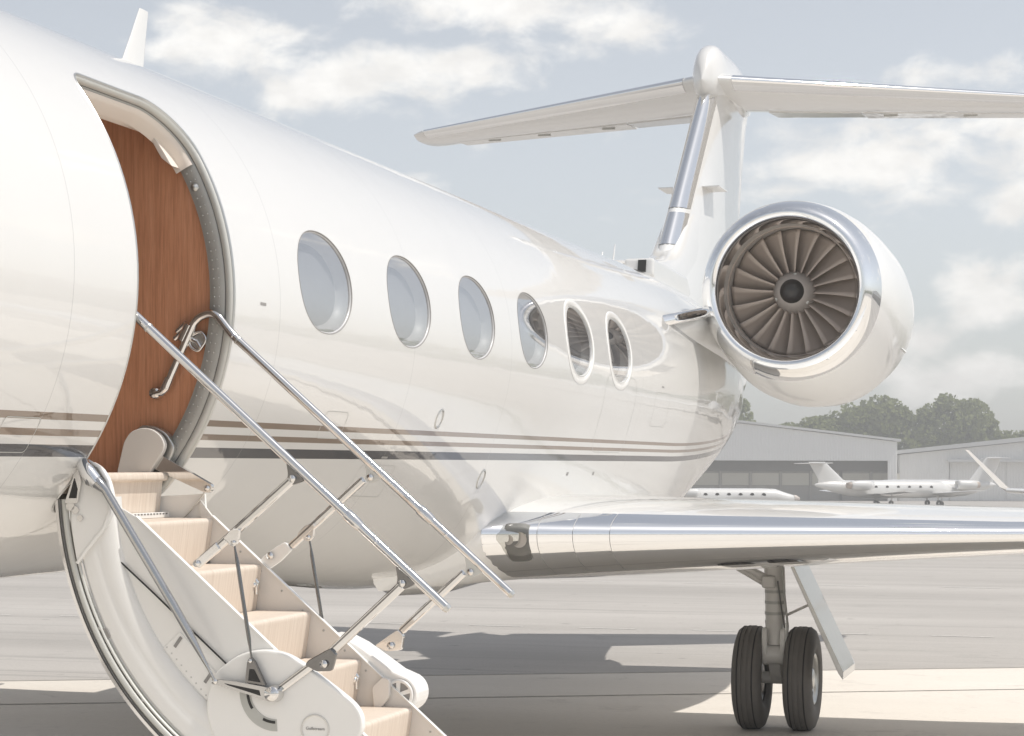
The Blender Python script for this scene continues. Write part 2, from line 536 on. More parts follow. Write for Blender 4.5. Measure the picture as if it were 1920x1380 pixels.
def round_poly(poly, r, seg=5):
    n = len(poly); out = []
    for i in range(n):
        a, b, c = Vector(poly[i - 1]), Vector(poly[i]), Vector(poly[(i + 1) % n])
        rr = r[i] if isinstance(r, (list, tuple)) else r
        d1 = a - b; d2 = c - b
        t = min(rr, d1.length * 0.48, d2.length * 0.48)
        if t < 1e-4:
            out.append(tuple(b)); continue
        p0 = b + d1.normalized() * t; p1 = b + d2.normalized() * t
        for k_ in range(seg + 1):
            u = k_ / seg
            out.append(tuple(p0 * (1 - u) ** 2 + b * 2 * u * (1 - u) + p1 * u ** 2))
    return out


def empty(name, parent=None, loc=(0, 0, 0)):
    o = bpy.data.objects.new(name, None)
    o.empty_display_size = 0.3
    scene.collection.objects.link(o)
    o.parent = parent
    o.location = loc
    return o


def tag(o, label, cat=None, group=None, kind=None):
    if label: o['label'] = label
    if cat: o['category'] = cat
    if group: o['group'] = group
    if kind: o['kind'] = kind
    return o


def pchip(xs, ys):
    xs = np.array(xs, float); ys = np.array(ys, float)
    h = np.diff(xs); d = np.diff(ys) / h
    m = np.zeros(len(xs))
    for i in range(1, len(xs) - 1):
        if d[i - 1] * d[i] > 0:
            w1 = 2 * h[i] + h[i - 1]; w2 = h[i] + 2 * h[i - 1]
            m[i] = (w1 + w2) / (w1 / d[i - 1] + w2 / d[i])
    m[0] = d[0]; m[-1] = d[-1]

    def f(x):
        i = int(np.clip(np.searchsorted(xs, x) - 1, 0, len(xs) - 2))
        t = (x - xs[i]) / h[i]
        return float(ys[i] * (1 + 2 * t) * (1 - t) ** 2 + m[i] * h[i] * t * (1 - t) ** 2 + ys[i + 1] * t * t * (3 - 2 * t) + m[i + 1] * h[i] * t * t * (t - 1))
    return f


# ------------------------------------------------------------------ ground
def sheet(name, pts, z, mat, parent=None):
    mb = MB(); mb.add([(x, y, z) for x, y in pts], [tuple(range(len(pts)))])
    o = mb.build(name, mat, parent)
    if o.data.polygons[0].normal.z < 0: o.data.flip_normals()
    return o


ground = sheet('ground', [(-1500, -1500), (1500, -1500), (1500, 1500), (-1500, 1500)], 0.0, 'asphalt')
tag(ground, 'weathered grey asphalt apron stretching to the hangars', kind='structure')
# concrete hardstand under the aircraft; its far edge runs obliquely across the picture
b0 = Vector((18.855, 6.239)); b1 = Vector((23.665, -3.748))
bd = (b1 - b0).normalized(); bn = Vector((-bd.y, bd.x))
if bn.x > 0: bn = -bn
c0 = b0 - bd * 60; c1 = b1 + bd * 60
pad = sheet('concrete_pavement', [tuple(c0), tuple(c1), tuple(c1 + bn * 70), tuple(c0 + bn * 70)], 0.004, 'concrete')
tag(pad, 'pale concrete hardstand under the white jet', kind='structure')
for k_ in range(6):
    off = 2.28 + 3.9 * k_
    a = b0 - bd * 60 + bn * off; c = b1 + bd * 60 + bn * off
    sheet('expansion_joint', [tuple(a), tuple(c), tuple(c + bn * 0.035), tuple(a + bn * 0.035)], 0.008, 'joint_filler', pad)
a = b0 - bd * 60; c = b1 + bd * 60
sheet('expansion_joint', [tuple(a), tuple(c), tuple(c + bn * 0.03), tuple(a + bn * 0.03)], 0.008, 'joint_filler', pad)
for k_ in range(-9, 14):
    y0 = 4.17 - 1.63 * k_
    sheet('lane_marking', [(28.22, y0), (28.32, y0), (28.28, y0 - 0.82), (28.18, y0 - 0.82)], 0.004, 'road_paint', ground)
for k_ in range(-8, 8):
    y0 = 1.14 - 2.6 * k_
    sheet('lane_marking', [(41.45, y0), (41.6, y0), (41.5, y0 - 1.15), (41.35, y0 - 1.15)], 0.004, 'road_paint', ground)

# ================================================================== THE JET
jet = empty('private_jet')
jet.matrix_world = MA
tag(jet, 'large white business jet with open airstair door and tan and navy stripes', 'jet')

ZC = 2.906
RF = 1.2
f_w = pchip([2.0, 2.2, 2.6, 3.2, 4.0, 5.0, 6.0, 18.4, 19.2, 20.0, 21.0, 22.0, 24.0, 26.4, 26.9], [0.02, 0.26, 0.52, 0.80, 1.05, 1.17, 1.2, 1.2, 1.19, 1.145, 1.045, 0.89, 0.52, 0.17, 0.04])
f_u = pchip([2.0, 2.2, 2.6, 3.2, 4.0, 5.0, 6.0, 18.4, 19.2, 20.0, 21.0, 22.0, 24.0, 26.4, 26.9], [0.02, 0.22, 0.42, 0.68, 1.0, 1.17, 1.2, 1.2, 1.19, 1.17, 1.12, 1.03, 0.66, 0.2, 0.04])
f_d = pchip([2.0, 2.2, 2.6, 3.2, 4.0, 5.0, 6.0, 18.4, 19.2, 20.0, 21.0, 22.0, 24.0, 26.4, 26.9], [0.02, 0.24, 0.48, 0.78, 1.03, 1.16, 1.2, 1.2, 1.185, 1.125, 0.99, 0.82, 0.48, 0.17, 0.04])
f_z = pchip([2.0, 3.2, 5.0, 6.0, 19.0, 22.0, 24.0, 26.9], [2.48, 2.66, 2.88, ZC, ZC, 2.99, 3.14, 3.34])


f_belly = pchip([2.0, 8.6, 9.4, 10.3, 11.5, 12.4, 14.0, 17.0, 18.5, 20.0, 21.0, 27.0], [0, 0, 0.03, 0.11, 0.23, 0.30, 0.34, 0.34, 0.25, 0.06, 0, 0])


def surf(x, ph, off=0.0):
    wv, u, d, zc = f_w(x), f_u(x), f_d(x), f_z(x)
    s_ = math.sin(ph)
    if s_ < 0 and 8.6 < x < 21.0:
        # wing-body fairing: the lower skin swells smoothly towards the keel
        g = math.acos(max(-1.0, min(1.0, -s_)))          # angle from straight down
        t = max(0.0, min(1.0, (R(72) - g) / R(58)))
        off += f_belly(x) * t * t * (3 - 2 * t)
    return Vector((x, -(wv + off) * math.cos(ph), zc + ((u if s_ >= 0 else d) + off) * s_))


def snorm(x, ph):
    e = 1e-3
    a = surf(min(x + e, 26.9), ph) - surf(max(x - e, 2.0), ph)
    b = surf(x, ph + e) - surf(x, ph - e)
    n = a.cross(b)
    c = Vector((0, 0, f_z(x)))
    p = surf(x, ph)
    if n.dot(Vector((0, p.y, p.z - c.z))) < 0: n = -n
    return n.normalized() if n.length > 1e-9 else Vector((1, 0, 0))


# openings in the skin, in (x, s = R*phi)
WX = [8.99 + 1.192 * i for i in range(6)]
WS = 0.147
WHX, WHS = 0.335, 0.243


def ell(cx, cs, ax, as_, n=72, p=2.15):
    out = []
    for k_ in range(n):
        a = 2 * math.pi * k_ / n
        c_, s_ = math.cos(a), math.sin(a)
        out.append((cx + ax * math.copysign(abs(c_) ** (2 / p), c_), cs + as_ * math.copysign(abs(s_) ** (2 / p), s_)))
    return out


DX0, DX1, DS0, DS1 = 7.04, 7.93, -1.0, 0.865


def arc(cx, cs, r, a0, a1, n):
    return [(cx + r * math.cos(R(a0 + (a1 - a0) * i / n)), cs + r * math.sin(R(a0 + (a1 - a0) * i / n))) for i in range(n + 1)]


def line(a, b, n):
    return [(a[0] + (b[0] - a[0]) * i / n, a[1] + (b[1] - a[1]) * i / n) for i in range(1, n)]


def door_outline(o=0.0):
    x0, x1, s0, s1 = DX0 + o, DX1 - o, DS0 + o, DS1 - o
    r1, r2 = 0.10 - o * 0.5, 0.27 - o * 0.5
    cnr = [arc(x0 + r1, s0 + r1, r1, 180, 270, 6), arc(x1 - 0.14, s0 + 0.14, 0.14, 270, 360, 12), arc(x1 - r2, s1 - r2, r2, 0, 90, 12), arc(x0 + r1, s1 - r1, r1, 90, 180, 6)]
    out = []
    nn = [6, 26, 8, 30]
    for i in range(4):
        out += cnr[i]
        out += line(cnr[i][-1], cnr[(i + 1) % 4][0], nn[i])
    return out


holes = [ell(x, WS, WHX, WHS) for x in WX] + [door_outline()]


def inside(p, poly):
    x, y = p; c = False; j = len(poly) - 1
    for i in range(len(poly)):
        xi, yi = poly[i]; xj, yj = poly[j]
        if (yi > y) != (yj > y) and x < (xj - xi) * (y - yi) / (yj - yi) + xi: c = not c
        j = i
    return c


SS = [-1.26 + 0.06 * i for i in range(43)]
PH_P = [s / RF for s in SS]
nrest = 64
PH_R = [PH_P[-1] + (2 * math.pi - (PH_P[-1] - PH_P[0])) * i / nrest for i in range(1, nrest)]
PH = PH_P + PH_R
X1 = [2.0, 2.04, 2.1, 2.2, 2.32, 2.46, 2.6, 2.8, 3.0, 3.2, 3.45, 3.7, 4.0, 4.3, 4.65, 5.0, 5.3, 5.6, 5.8]
XB = [6.0 + 0.08 * i for i in range(126)]
X2 = [16.25 + 0.25 * i for i in range(8)] + [18.2 + 0.15 * i for i in range(58)]
XS = X1 + XB + X2
verts, norms, faces = [], [], []
idx = {}
for i, x in enumerate(XS):
    for j, p in enumerate(PH):
        idx[i, j] = len(verts); verts.append(surf(x, p)); norms.append(snorm(x, p))
i0, i1 = len(X1), len(X1) + len(XB) - 1
nP = len(PH)
for i in range(len(XS) - 1):
    for j in range(nP):
        if i0 <= i < i1 and j < len(PH_P) - 1: continue
        j2 = (j + 1) % nP
        faces.append((idx[i, j], idx[i, j2], idx[i + 1, j2], idx[i + 1, j]))
pts2, edges = [], []
for h in holes:
    o = len(pts2)
    pts2 += h
    edges += [(o + i, o + (i + 1) % len(h)) for i in range(len(h))]
bb = [(min(p[0] for p in h) - .03, max(p[0] for p in h) + .03, min(p[1] for p in h) - .03, max(p[1] for p in h) + .03) for h in holes]
hp = [np.array(h) for h in holes]
gridpt = {}
for i, x in enumerate(XB):
    for j, s in enumerate(SS):
        skip = False
        for h, q, hh in zip(holes, bb, hp):
            if q[0] < x < q[1] and q[2] < s < q[3]:
                if inside((x, s), h) or np.min((hh[:, 0] - x) ** 2 + (hh[:, 1] - s) ** 2) < 0.022 ** 2:
                    skip = True; break
        if skip: continue
        gridpt[len(pts2)] = idx[i0 + i, j]
        pts2.append((x, s))
res = geometry.delaunay_2d_cdt([Vector(p) for p in pts2], edges, [], 0, 1e-7)
vmap = {}
for n_, (co, orig) in enumerate(zip(res[0], res[3])):
    g = [gridpt[o] for o in orig if o in gridpt]
    if g: vmap[n_] = g[0]
    else:
        vmap[n_] = len(verts)
        verts.append(surf(co.x, co.y / RF)); norms.append(snorm(co.x, co.y / RF))
for f in res[2]:
    c = ((res[0][f[0]] + res[0][f[1]] + res[0][f[2]]) / 3)
    bad = False
    for h, q in zip(holes, bb):
        if q[0] < c.x < q[1] and q[2] < c.y < q[3] and inside((c.x, c.y), h): bad = True; break
    if not bad: faces.append(tuple(vmap[i] for i in f))


def skin_mesh(name, verts, faces, norms, mat, parent):
    me = bpy.data.meshes.new(name)
    fs = []
    for f in faces:
        a, b, c = verts[f[0]], verts[f[1]], verts[f[2]]
        nn = (b - a).cross(c - a)
        if len(f) == 4 and nn.length < 1e-9: nn = (c - a).cross(verts[f[3]] - a)
        fs.append(f if nn.dot(norms[f[0]] + norms[f[1]] + norms[f[2]]) >= 0 else f[::-1])
    me.from_pydata([tuple(v) for v in verts], [], fs)
    me.polygons.foreach_set('use_smooth', [True] * len(fs))
    me.update()
    me.normals_split_custom_set_from_vertices([tuple(n) for n in norms])
    me.materials.append(MATS[mat])
    o = bpy.data.objects.new(name, me)
    scene.collection.objects.link(o); o.parent = parent
    return o


fuselage = skin_mesh('fuselage', verts, faces, norms, 'fuselage_paint', jet)


def strip(name, outl, offs, mat, parent, inset=None):
    """sweep a profile of (radial offset, inset in x/s) along an outline on the skin"""
    mb = MB(); n = len(outl)
    cx = sum(p[0] for p in outl) / n; cs = sum(p[1] for p in outl) / n
    rings = []
    for (ro, ins) in offs:
        ring = []
        for i in range(n):
            a = Vector(outl[i - 1]); b = Vector(outl[(i + 1) % n]); t = (b - a)
            nr = Vector((-t.y, t.x)).normalized()
            p = Vector(outl[i])
            if nr.dot(Vector((cx, cs)) - p) < 0: nr = -nr
            q = p + nr * ins
            ring.append(surf(q.x, q.y / RF, ro))
        rings.append(ring)
    mb.loft(rings, True, False)
    return mb.build(name, mat, parent)


# cabin windows
for i, x in enumerate(WX):
    o_ = ell(x, WS, WHX, WHS)
    win = strip('window', o_, [(-0.002, 0.0), (-0.006, 0.006), (-0.022, 0.010), (-0.07, 0.030), (-0.075, 0.040)], 'window_reveal', jet)
    strip('gasket', o_, [(0.0012, -0.0008), (0.0012, 0.0022), (-0.004, 0.004)], 'print_grey' if i < 4 else 'seal_grey', win)
    if i >= 4:
        strip('window_trim', o_, [(0.001, -0.055), (0.004, -0.05), (0.004, -0.006), (0.001, -0.004)], 'stair_white', win)
    # outer pane
    vv, nn, ff = [], [], []
    rings = [1.0, 0.85, 0.65, 0.4, 0.15]
    for q in rings:
        for (px, ps) in ell(x, WS, (WHX - .005) * q, (WHS - .005) * q):
            vv.append(surf(px, ps / RF, -0.009)); nn.append(snorm(px, ps / RF))
    N = 72
    for a in range(len(rings) - 1):
        for b in range(N):
            ff.append((a * N + b, a * N + (b + 1) % N, (a + 1) * N + (b + 1) % N, (a + 1) * N + b))
    ff.append(tuple((len(rings) - 1) * N + b for b in range(N)))
    skin_mesh('pane', vv, ff, nn, 'cabin_glass', win)
    mb = MB()
    mb.add([surf(px, ps / RF, -0.073) for px, ps in ell(x, WS, WHX - .03, WHS - .03)], [tuple(range(N))])
    mb.build('shade', 'window_shade', win)

# access panels, service ports and placards on the port skin


def rrect(x0, x1, s0, s1, r):
    out = []
    for cx, cs, a in ((x1 - r, s1 - r, 0), (x0 + r, s1 - r, 90), (x0 + r, s0 + r, 180), (x1 - r, s0 + r, 270)):
        out += arc(cx, cs, r, a, a + 90, 6)
    dense = []
    for i in range(len(out)):
        a, b = out[i], out[(i + 1) % len(out)]
        dense.append(a)
        n_ = int(max(abs(b[0] - a[0]), abs(b[1] - a[1])) / 0.06)
        if n_ > 1: dense += line(a, b, n_)
    return dense


for q in ((14.5, 15.5, -0.62, -0.05, 0.12), (10.0, 10.5, -0.93, -0.74, 0.03), (16.2, 16.75, -0.40, -0.12, 0.04), (9.2, 9.5, -0.60, -0.46, 0.03), (6.30, 6.55, -0.70, -0.56, 0.02)):
    strip('access_panel_joint', rrect(*q), [(0.0006, -0.002), (0.0012, 0.0), (0.0006, 0.002)], 'jamb_grey', fuselage)
for x_, s_ in ((12.05, -0.80), (10.9, -0.46)):
    strip('service_port', ell(x_, s_, 0.055, 0.055, 28, 2.0), [(0.0005, -0.004), (0.004, -0.001), (0.004, 0.006), (0.001, 0.009)], 'satin_metal', fuselage)
for x_, s_, w_, h_ in ((14.0, -0.78, 0.05, 0.022), (14.75, -0.78, 0.05, 0.022), (10.22, -0.70, 0.09, 0.012), (16.4, -0.08, 0.08, 0.012), (8.2, -0.02, 0.06, 0.012)):
    vv = [surf(x_ + a * w_, (s_ + b * h_) / RF, 0.0012) for a, b in ((0, 0), (1, 0), (1, 1), (0, 1))]
    skin_mesh('placard', vv, [(0, 1, 2, 3)], [snorm(x_, s_ / RF)] * 4, 'print_grey', fuselage)

# door aperture: bright edge, seal, groove and riveted jamb
DO = door_outline()
jamb = strip('door_frame', DO, [(-0.040, 0.0075), (-0.052, 0.011), (-0.10, 0.012), (-0.105, 0.0), (-0.112, 0.0)], 'jamb_grey', jet)
strip('frame_edge', DO, [(-0.002, -0.004), (0.003, -0.002), (0.003, 0.003), (-0.006, 0.004)], 'satin_metal', jamb)
strip('door_seal', DO, [(-0.006, 0.004), (-0.010, 0.010), (-0.022, 0.013), (-0.034, 0.010), (-0.038, 0.005)], 'seal_grey', jamb)
strip('seal_groove', DO, [(-0.036, 0.007), (-0.039, 0.002), (-0.042, 0.0085)], 'gasket', jamb)
# rivets on the aft jamb
mbr = MB()
for k_ in range(34):
    s = DS0 + 0.25 + (DS1 - DS0 - 0.5) * k_ / 33
    for ro in (-0.066, -0.088):
        p = surf(DX1 - 0.0125, s / RF, ro)
        mbr.lathe([(-0.0025, 0.0), (-0.002, 0.003), (0.001, 0.0038)], p, 'x', 8)
tag(mbr.build('rivets', 'satin_metal', jamb), None, kind='stuff')
p = surf(DX1 - 0.012, 0.50 / RF, -0.08)
MB().lathe([(-0.012, 0), (-0.012, 0.010), (-0.004, 0.012), (-0.004, 0.017), (0.001, 0.017)], p, 'x', 16).build('latch_pin', 'satin_metal', jamb)

# vestibule behind the door: bulkhead, floor, liners
vest = empty('vestibule', jet)
rb = 1.115


def disc_poly(r, y_in, z_lo, z_hi, n=30):
    a0 = math.asin((z_lo - ZC) / r); a1 = math.asin(min(0.999, (z_hi - ZC) / r))
    pts = [(-r * math.cos(a0 + (a1 - a0) * i / n), ZC + r * math.sin(a0 + (a1 - a0) * i / n)) for i in range(n + 1)]
    return pts + [(y_in, z_hi), (y_in, z_lo)]


MB().prism_x(disc_poly(rb, 0.62, 2.02, 3.96), 7.955, 7.985).build('bulkhead', 'dark_wood', vest)
MB().prism_x(disc_poly(rb, 0.62, 2.02, 3.96), 6.90, 6.93).build('bulkhead', 'cabin_liner', vest)
MB().box((6.93, -0.84, 2.09), (7.955, 0.62, 2.15)).build('floor_panel', 'cabin_liner', vest)
MB().box((6.93, 0.60, 2.15), (7.955, 0.64, 3.96)).build('cabin_wall', 'cabin_liner', vest)
MB().box((6.93, -0.40, 3.90), (7.955, 0.62, 3.94)).build('ceiling_panel', 'cream_trim', vest)
# cream headliner over the doorway with a deep cove on the bulkhead side


def head(r0, r1, a0, a1, x0, x1, n=18):
    mb = MB()
    rings = []
    for i in range(n + 1):
        a = R(a0 + (a1 - a0) * i / n)
        c_, s_ = math.cos(a), math.sin(a)
        rings.append([(x0, -r0 * c_, ZC + r0 * s_), (x1, -r0 * c_, ZC + r0 * s_), (x1, -r1 * c_, ZC + r1 * s_), (x0, -r1 * c_, ZC + r1 * s_)])
    return mb.loft(rings, False, True)


head(1.10, 1.05, 40.5, 66, 6.94, 7.952).build('headliner', 'cream_trim', vest, 0.012)
cv = [(-1.098 * math.cos(R(q)), ZC + 1.098 * math.sin(R(q))) for q in range(29, 64, 2)]
cv += [(-0.45, 3.735), (-0.64, 3.725), (-0.725, 3.705), (-0.785, 3.665), (-0.835, 3.605), (-0.88, 3.525), (-0.91, 3.475), (-0.945, 3.448)]
MB().prism_x(cv, 7.835, 7.951).build('cove_moulding', 'cream_trim', vest, 0.02)
# cream lining of the top of the aperture
sel = [i for i, p in enumerate(DO) if p[1] > 0.56]
rings = []
for ro, ins in ((-0.046, 0.014), (-0.050, 0.020), (-0.075, 0.024), (-0.125, 0.024)):
    ring = []
    for i in sel:
        a_ = Vector(DO[i - 1]); b_ = Vector(DO[(i + 1) % len(DO)]); t_ = b_ - a_
        nr = Vector((-t_.y, t_.x)).normalized(); p_ = Vector(DO[i])
        if nr.dot(Vector((7.485, 0)) - p_) < 0: nr = -nr
        q_ = p_ + nr * ins
        ring.append(surf(q_.x, q_.y / RF, ro))
    rings.append(ring)
MB().loft(rings, True, False, closed=False).build('aperture_lining', 'cream_trim', vest)

# ------------------------------------------------------------------ airstair
stair = empty('airstair', jet)
SL = math.atan2(0.189, 0.2185)
NX0, NX1 = 7.115, 7.885
NSTEP = 7


def nose(k_): return (-0.90 - 0.2185 * k_, 2.17 - 0.189 * k_)


for k_ in range(0, NSTEP):
    y, z = nose(k_)
    yb, zb = nose(k_ + 1)
    back = y + 0.2185 + 0.01 if k_ else y + 0.10
    if k_ == 0:
        # sill step: thick rounded nosing over a set-back riser
        prof = [(back, z), (y - 0.018, z), (y - 0.020, z - 0.034), (y + 0.006, z - 0.036), (y + 0.022, zb - 0.012), (y + 0.045, zb - 0.012), (y + 0.03, z - 0.045), (back, z - 0.03)]
        prof = round_poly(prof, [0, 0.016, 0.014, 0.006, 0, 0, 0, 0], 5)
    else:
        # tread rolling smoothly into a riser that leans slightly inboard
        prof = [(back, z), (y - 0.006, z), (y + 0.022, zb - 0.012), (y + 0.045, zb - 0.012), (y + 0.02, z - 0.03), (back, z - 0.03)]
        prof = round_poly(prof, [0, 0.022, 0, 0, 0, 0], 6)
    MB().prism_x(prof, NX0 + (0 if k_ else 0.02), NX1).build('step', 'pale_oak', stair, 0.005)
# lower folding flight, down to the ground
for k_ in range(NSTEP, 11):
    y, z = nose(k_)
    MB().box((NX0, y - 0.012, z - 0.035), (NX1, y + 0.2185, z)).build('step', 'pale_oak', stair, 0.006)
# perforated kick strip over the first tread
mb = MB(); y, z = nose(1)
mb.box((NX0, -0.925, z + 0.001), (NX1, -0.885, z + 0.024))
kick = mb.build('kick_strip', 'stair_white', stair, 0.003)
mb = MB()
for q in range(26):
    mb.box((NX0 + 0.02 + q * 0.0285, -0.9265, z + 0.015), (NX0 + 0.034 + q * 0.0285, -0.9245, z + 0.021))
tag(mb.build('perforations', 'gasket', stair), None, kind='stuff')

# door shell: fuselage-curved pan, opened downwards
DC = (-2.14, 2.136); DR = 1.285
A0, A1 = 183.0, 262.0


def dpt(r, a): return (DC[0] - r * math.cos(R(a)) * -1 * -1 if False else DC[0] + r * -math.cos(R(a)), DC[1] + r * math.sin(R(a)))


def dsweep(prof, name, mat, n=48, a0=A0, a1=A1, smooth=True, cap=True):
    """prof: closed list of (x, r) swept about the door's centre of curvature"""
    mb = MB(); rings = []
    for i in range(n + 1):
        a = a0 + (a1 - a0) * i / n
        ring = []
        for x, r in prof:
            y = DC[0] + r * abs(math.cos(R(a))) * (1 if a < 270 else -1)
            z = DC[1] - r * abs(math.sin(R(a))) if a > 180 else DC[1] + r * math.sin(R(a))
            ring.append((x, y, z))
        rings.append(ring)
    mb.loft(rings, smooth, cap)
    return mb.build(name, mat, stair)


dsweep([(7.05, DR), (7.92, DR), (7.92, DR - 0.012), (7.05, DR - 0.012)], 'door_skin', 'white_paint', smooth=False)
dsweep([(7.040, DR + 0.002), (7.052, DR + 0.002), (7.052, DR - 0.012), (7.040, DR - 0.010)], 'edge_strip', 'chrome', smooth=False)
dsweep([(7.050, DR - 0.013), (7.062, DR - 0.013), (7.062, DR - 0.019), (7.050, DR - 0.019)], 'seal_groove', 'gasket', smooth=False)


def circ(cx, cr, rx, rr, n=12):
    return [(cx + rx * math.cos(2 * math.pi * i / n), cr + rr * math.sin(2 * math.pi * i / n)) for i in range(n)]


dsweep(circ(7.054, DR - 0.032, 0.010, 0.013), 'seal_tube', 'seal_grey')
dsweep(circ(7.060, DR - 0.053, 0.009, 0.006), 'seal_tube', 'seal_grey', a0=184)
dsweep([(7.058, DR - 0.047), (7.064, DR - 0.045), (7.064, DR - 0.068), (7.060, DR - 0.066)], 'seal_flange', 'chrome', smooth=False)
# flange and dished near-side panel
prof = [(7.066, DR - 0.062), (7.064, DR - 0.075), (7.066, DR - 0.13)]
for i in range(9):
    u = i / 8 * math.pi / 2
    prof.append((7.068 + 0.034 * (1 - math.cos(u)), DR - 0.135 - 0.085 * math.sin(u)))
full = prof + [(7.112, DR - 0.24), (7.112, DR - 0.064)]
dsweep(full, 'dished_panel', 'stair_white')
dsweep([(7.9, DR - 0.012), (7.915, DR - 0.012), (7.915, DR - 0.22), (7.9, DR - 0.22)], 'door_flange', 'stair_white', smooth=False)


def stringer(x0, x1, name, mat, k0, up):
    poly = []
    y0, z0 = nose(k0)
    poly.append((y0 + 0.0, z0 + 0.006 + up))
    y1, z1 = nose(7.05)
    poly.append((y1, z1 + 0.006 + up))
    for i in range(30):
        a = 258 - (258 - 184) * i / 29
        r = DR - 0.20
        poly.append((DC[0] + r * abs(math.cos(R(a))), DC[1] - r * abs(math.sin(R(a)))))
    return MB().prism_x(poly, x0, x1).build(name, mat, stair, 0.0015)


stringer(7.101, 7.115, 'stringer_panel', 'stair_white', 1.2, 0.055)
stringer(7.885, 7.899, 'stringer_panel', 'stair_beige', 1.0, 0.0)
# bright capping along the stringer edges
for x0, x1, k0, up in ((7.096, 7.120, 1.2, 0.055), (7.880, 7.904, 1.0, 0.0)):
    ya, za = nose(k0); yb, zb = nose(7.05); za += up; zb += up
    MB().prism_x([(ya, za + 0.0065), (yb, zb + 0.0065), (yb, zb + 0.0105), (ya, za + 0.0105)], x0, x1).build('edge_capping', 'stair_white', stair)
# lower flight side plates to the ground
for x0, x1 in ((7.10, 7.114), (7.886, 7.90)):
    ya, za = nose(6.9); yb, zb = nose(10.9)
    MB().prism_x([(ya, za), (yb, zb + 0.0), (yb, 0.155), (yb + 0.12, 0.155), (ya + 0.16, za - 0.16)], x0, x1).build('side_plate', 'stair_white', stair, 0.003)
    MB().lathe([(x0 - 0.005, 0.0), (x0 - 0.005, 0.06), (x1 + 0.005, 0.06), (x1 + 0.005, 0)], (0, yb + 0.06, 0.145), 'x', 20).build('foot_roller', 'black_rubber', stair)

# access hatch on the dished panel with two finger latches
hx = 7.0995
hatch = [(-1.345, 1.575), (-1.276, 1.512), (-1.452, 1.322), (-1.530, 1.388)]
MB().prism_x(hatch, hx - 0.0025, hx + 0.003).build('access_hatch', 'stair_white', stair, 0.002)
for (ly, lz) in ((-1.345, 1.535), (-1.468, 1.405)):
    d = Vector((-0.68, -0.73)) * -1
    q = [(ly - 0.008, lz - 0.010), (ly + 0.012, lz - 0.030 + 0.012), (ly + 0.024, lz - 0.004), (ly + 0.004, lz + 0.014)]
    MB().prism_x([(ly - 0.012, lz + 0.016), (ly - 0.002, lz + 0.024), (ly + 0.026, lz - 0.014), (ly + 0.016, lz - 0.022)], hx - 0.006, hx - 0.002).build('finger_latch', 'print_grey', stair, 0.002)
mb = MB()
for i in range(9):
    u = i / 8
    mb.box((hx - 0.0035, -1.292 - 0.16 * u - 0.003, 1.515 - 0.175 * u - 0.003), (hx - 0.002, -1.292 - 0.16 * u + 0.003, 1.515 - 0.175 * u + 0.003))
tag(mb.build('hatch_screws', 'satin_metal', stair), None, kind='stuff')
# recessed latch pockets in the rim flange
MB().prism_x(round_poly([(-1.035, 1.585), (-1.062, 1.585), (-1.076, 1.556), (-1.062, 1.532), (-1.045, 1.540)], 0.006), 7.058, 7.068).build('latch_pocket', 'print_grey', stair, 0.002)
MB().prism_x([(-0.985, 1.640), (-1.000, 1.652), (-1.012, 1.634), (-0.997, 1.620)], 7.056, 7.067).build('sensor_block', 'black_rubber', stair, 0.002)
MB().prism_x([(-0.991, 1.639), (-0.999, 1.645), (-1.005, 1.635), (-0.998, 1.629)], 7.053, 7.058).build('sensor_face', 'stair_white', stair)

# near-side pivot cover plate
plate = [(-1.475, 1.36), (-1.500, 1.425), (-1.545, 1.463), (-1.602, 1.500), (-1.66, 1.517), (-1.725, 1.521), (-1.79, 1.508), (-1.845, 1.480), (-2.003, 1.373), (-2.060, 1.330), (-2.088, 1.285), (-2.088, 1.235), (-2.06, 1.19), (-1.98, 1.12), (-1.86, 1.06), (-1.70, 1.04), (-1.56, 1.10), (-1.49, 1.20), (-1.468, 1.29)]
MB().prism_x(round_poly(plate, 0.04, 3), 7.058, 7.099).build('pivot_cover', 'stair_white', stair, 0.010)
# maker's roundel: raised ring, disc and faint lettering
MB().lathe([(7.0595, 0.057), (7.0535, 0.056), (7.0525, 0.0515), (7.0545, 0.050), (7.0595, 0.0495)], (0, -1.905, 1.233), 'x', 40).build('roundel', 'emboss', stair)
txt = bpy.data.curves.new('roundel_lettering', 'FONT')
txt.body = 'Gulfstream'
txt.size = 0.0165; txt.extrude = 0.0006; txt.align_x = 'CENTER'; txt.align_y = 'CENTER'
_tmp = bpy.data.objects.new('roundel_lettering_source', txt)
scene.collection.objects.link(_tmp)
_dg = bpy.context.evaluated_depsgraph_get()
_me = bpy.data.meshes.new_from_object(_tmp.evaluated_get(_dg))
bpy.data.objects.remove(_tmp)
_me.materials.clear(); _me.materials.append(MATS['print_grey'])
txt_o = bpy.data.objects.new('roundel_lettering', _me)
scene.collection.objects.link(txt_o); txt_o.parent = stair
txt_o.matrix_local = Matrix(((0, 0, -1, 7.0570), (-1, 0, 0, -1.905), (0, 1, 0, 1.236), (0, 0, 0, 1)))
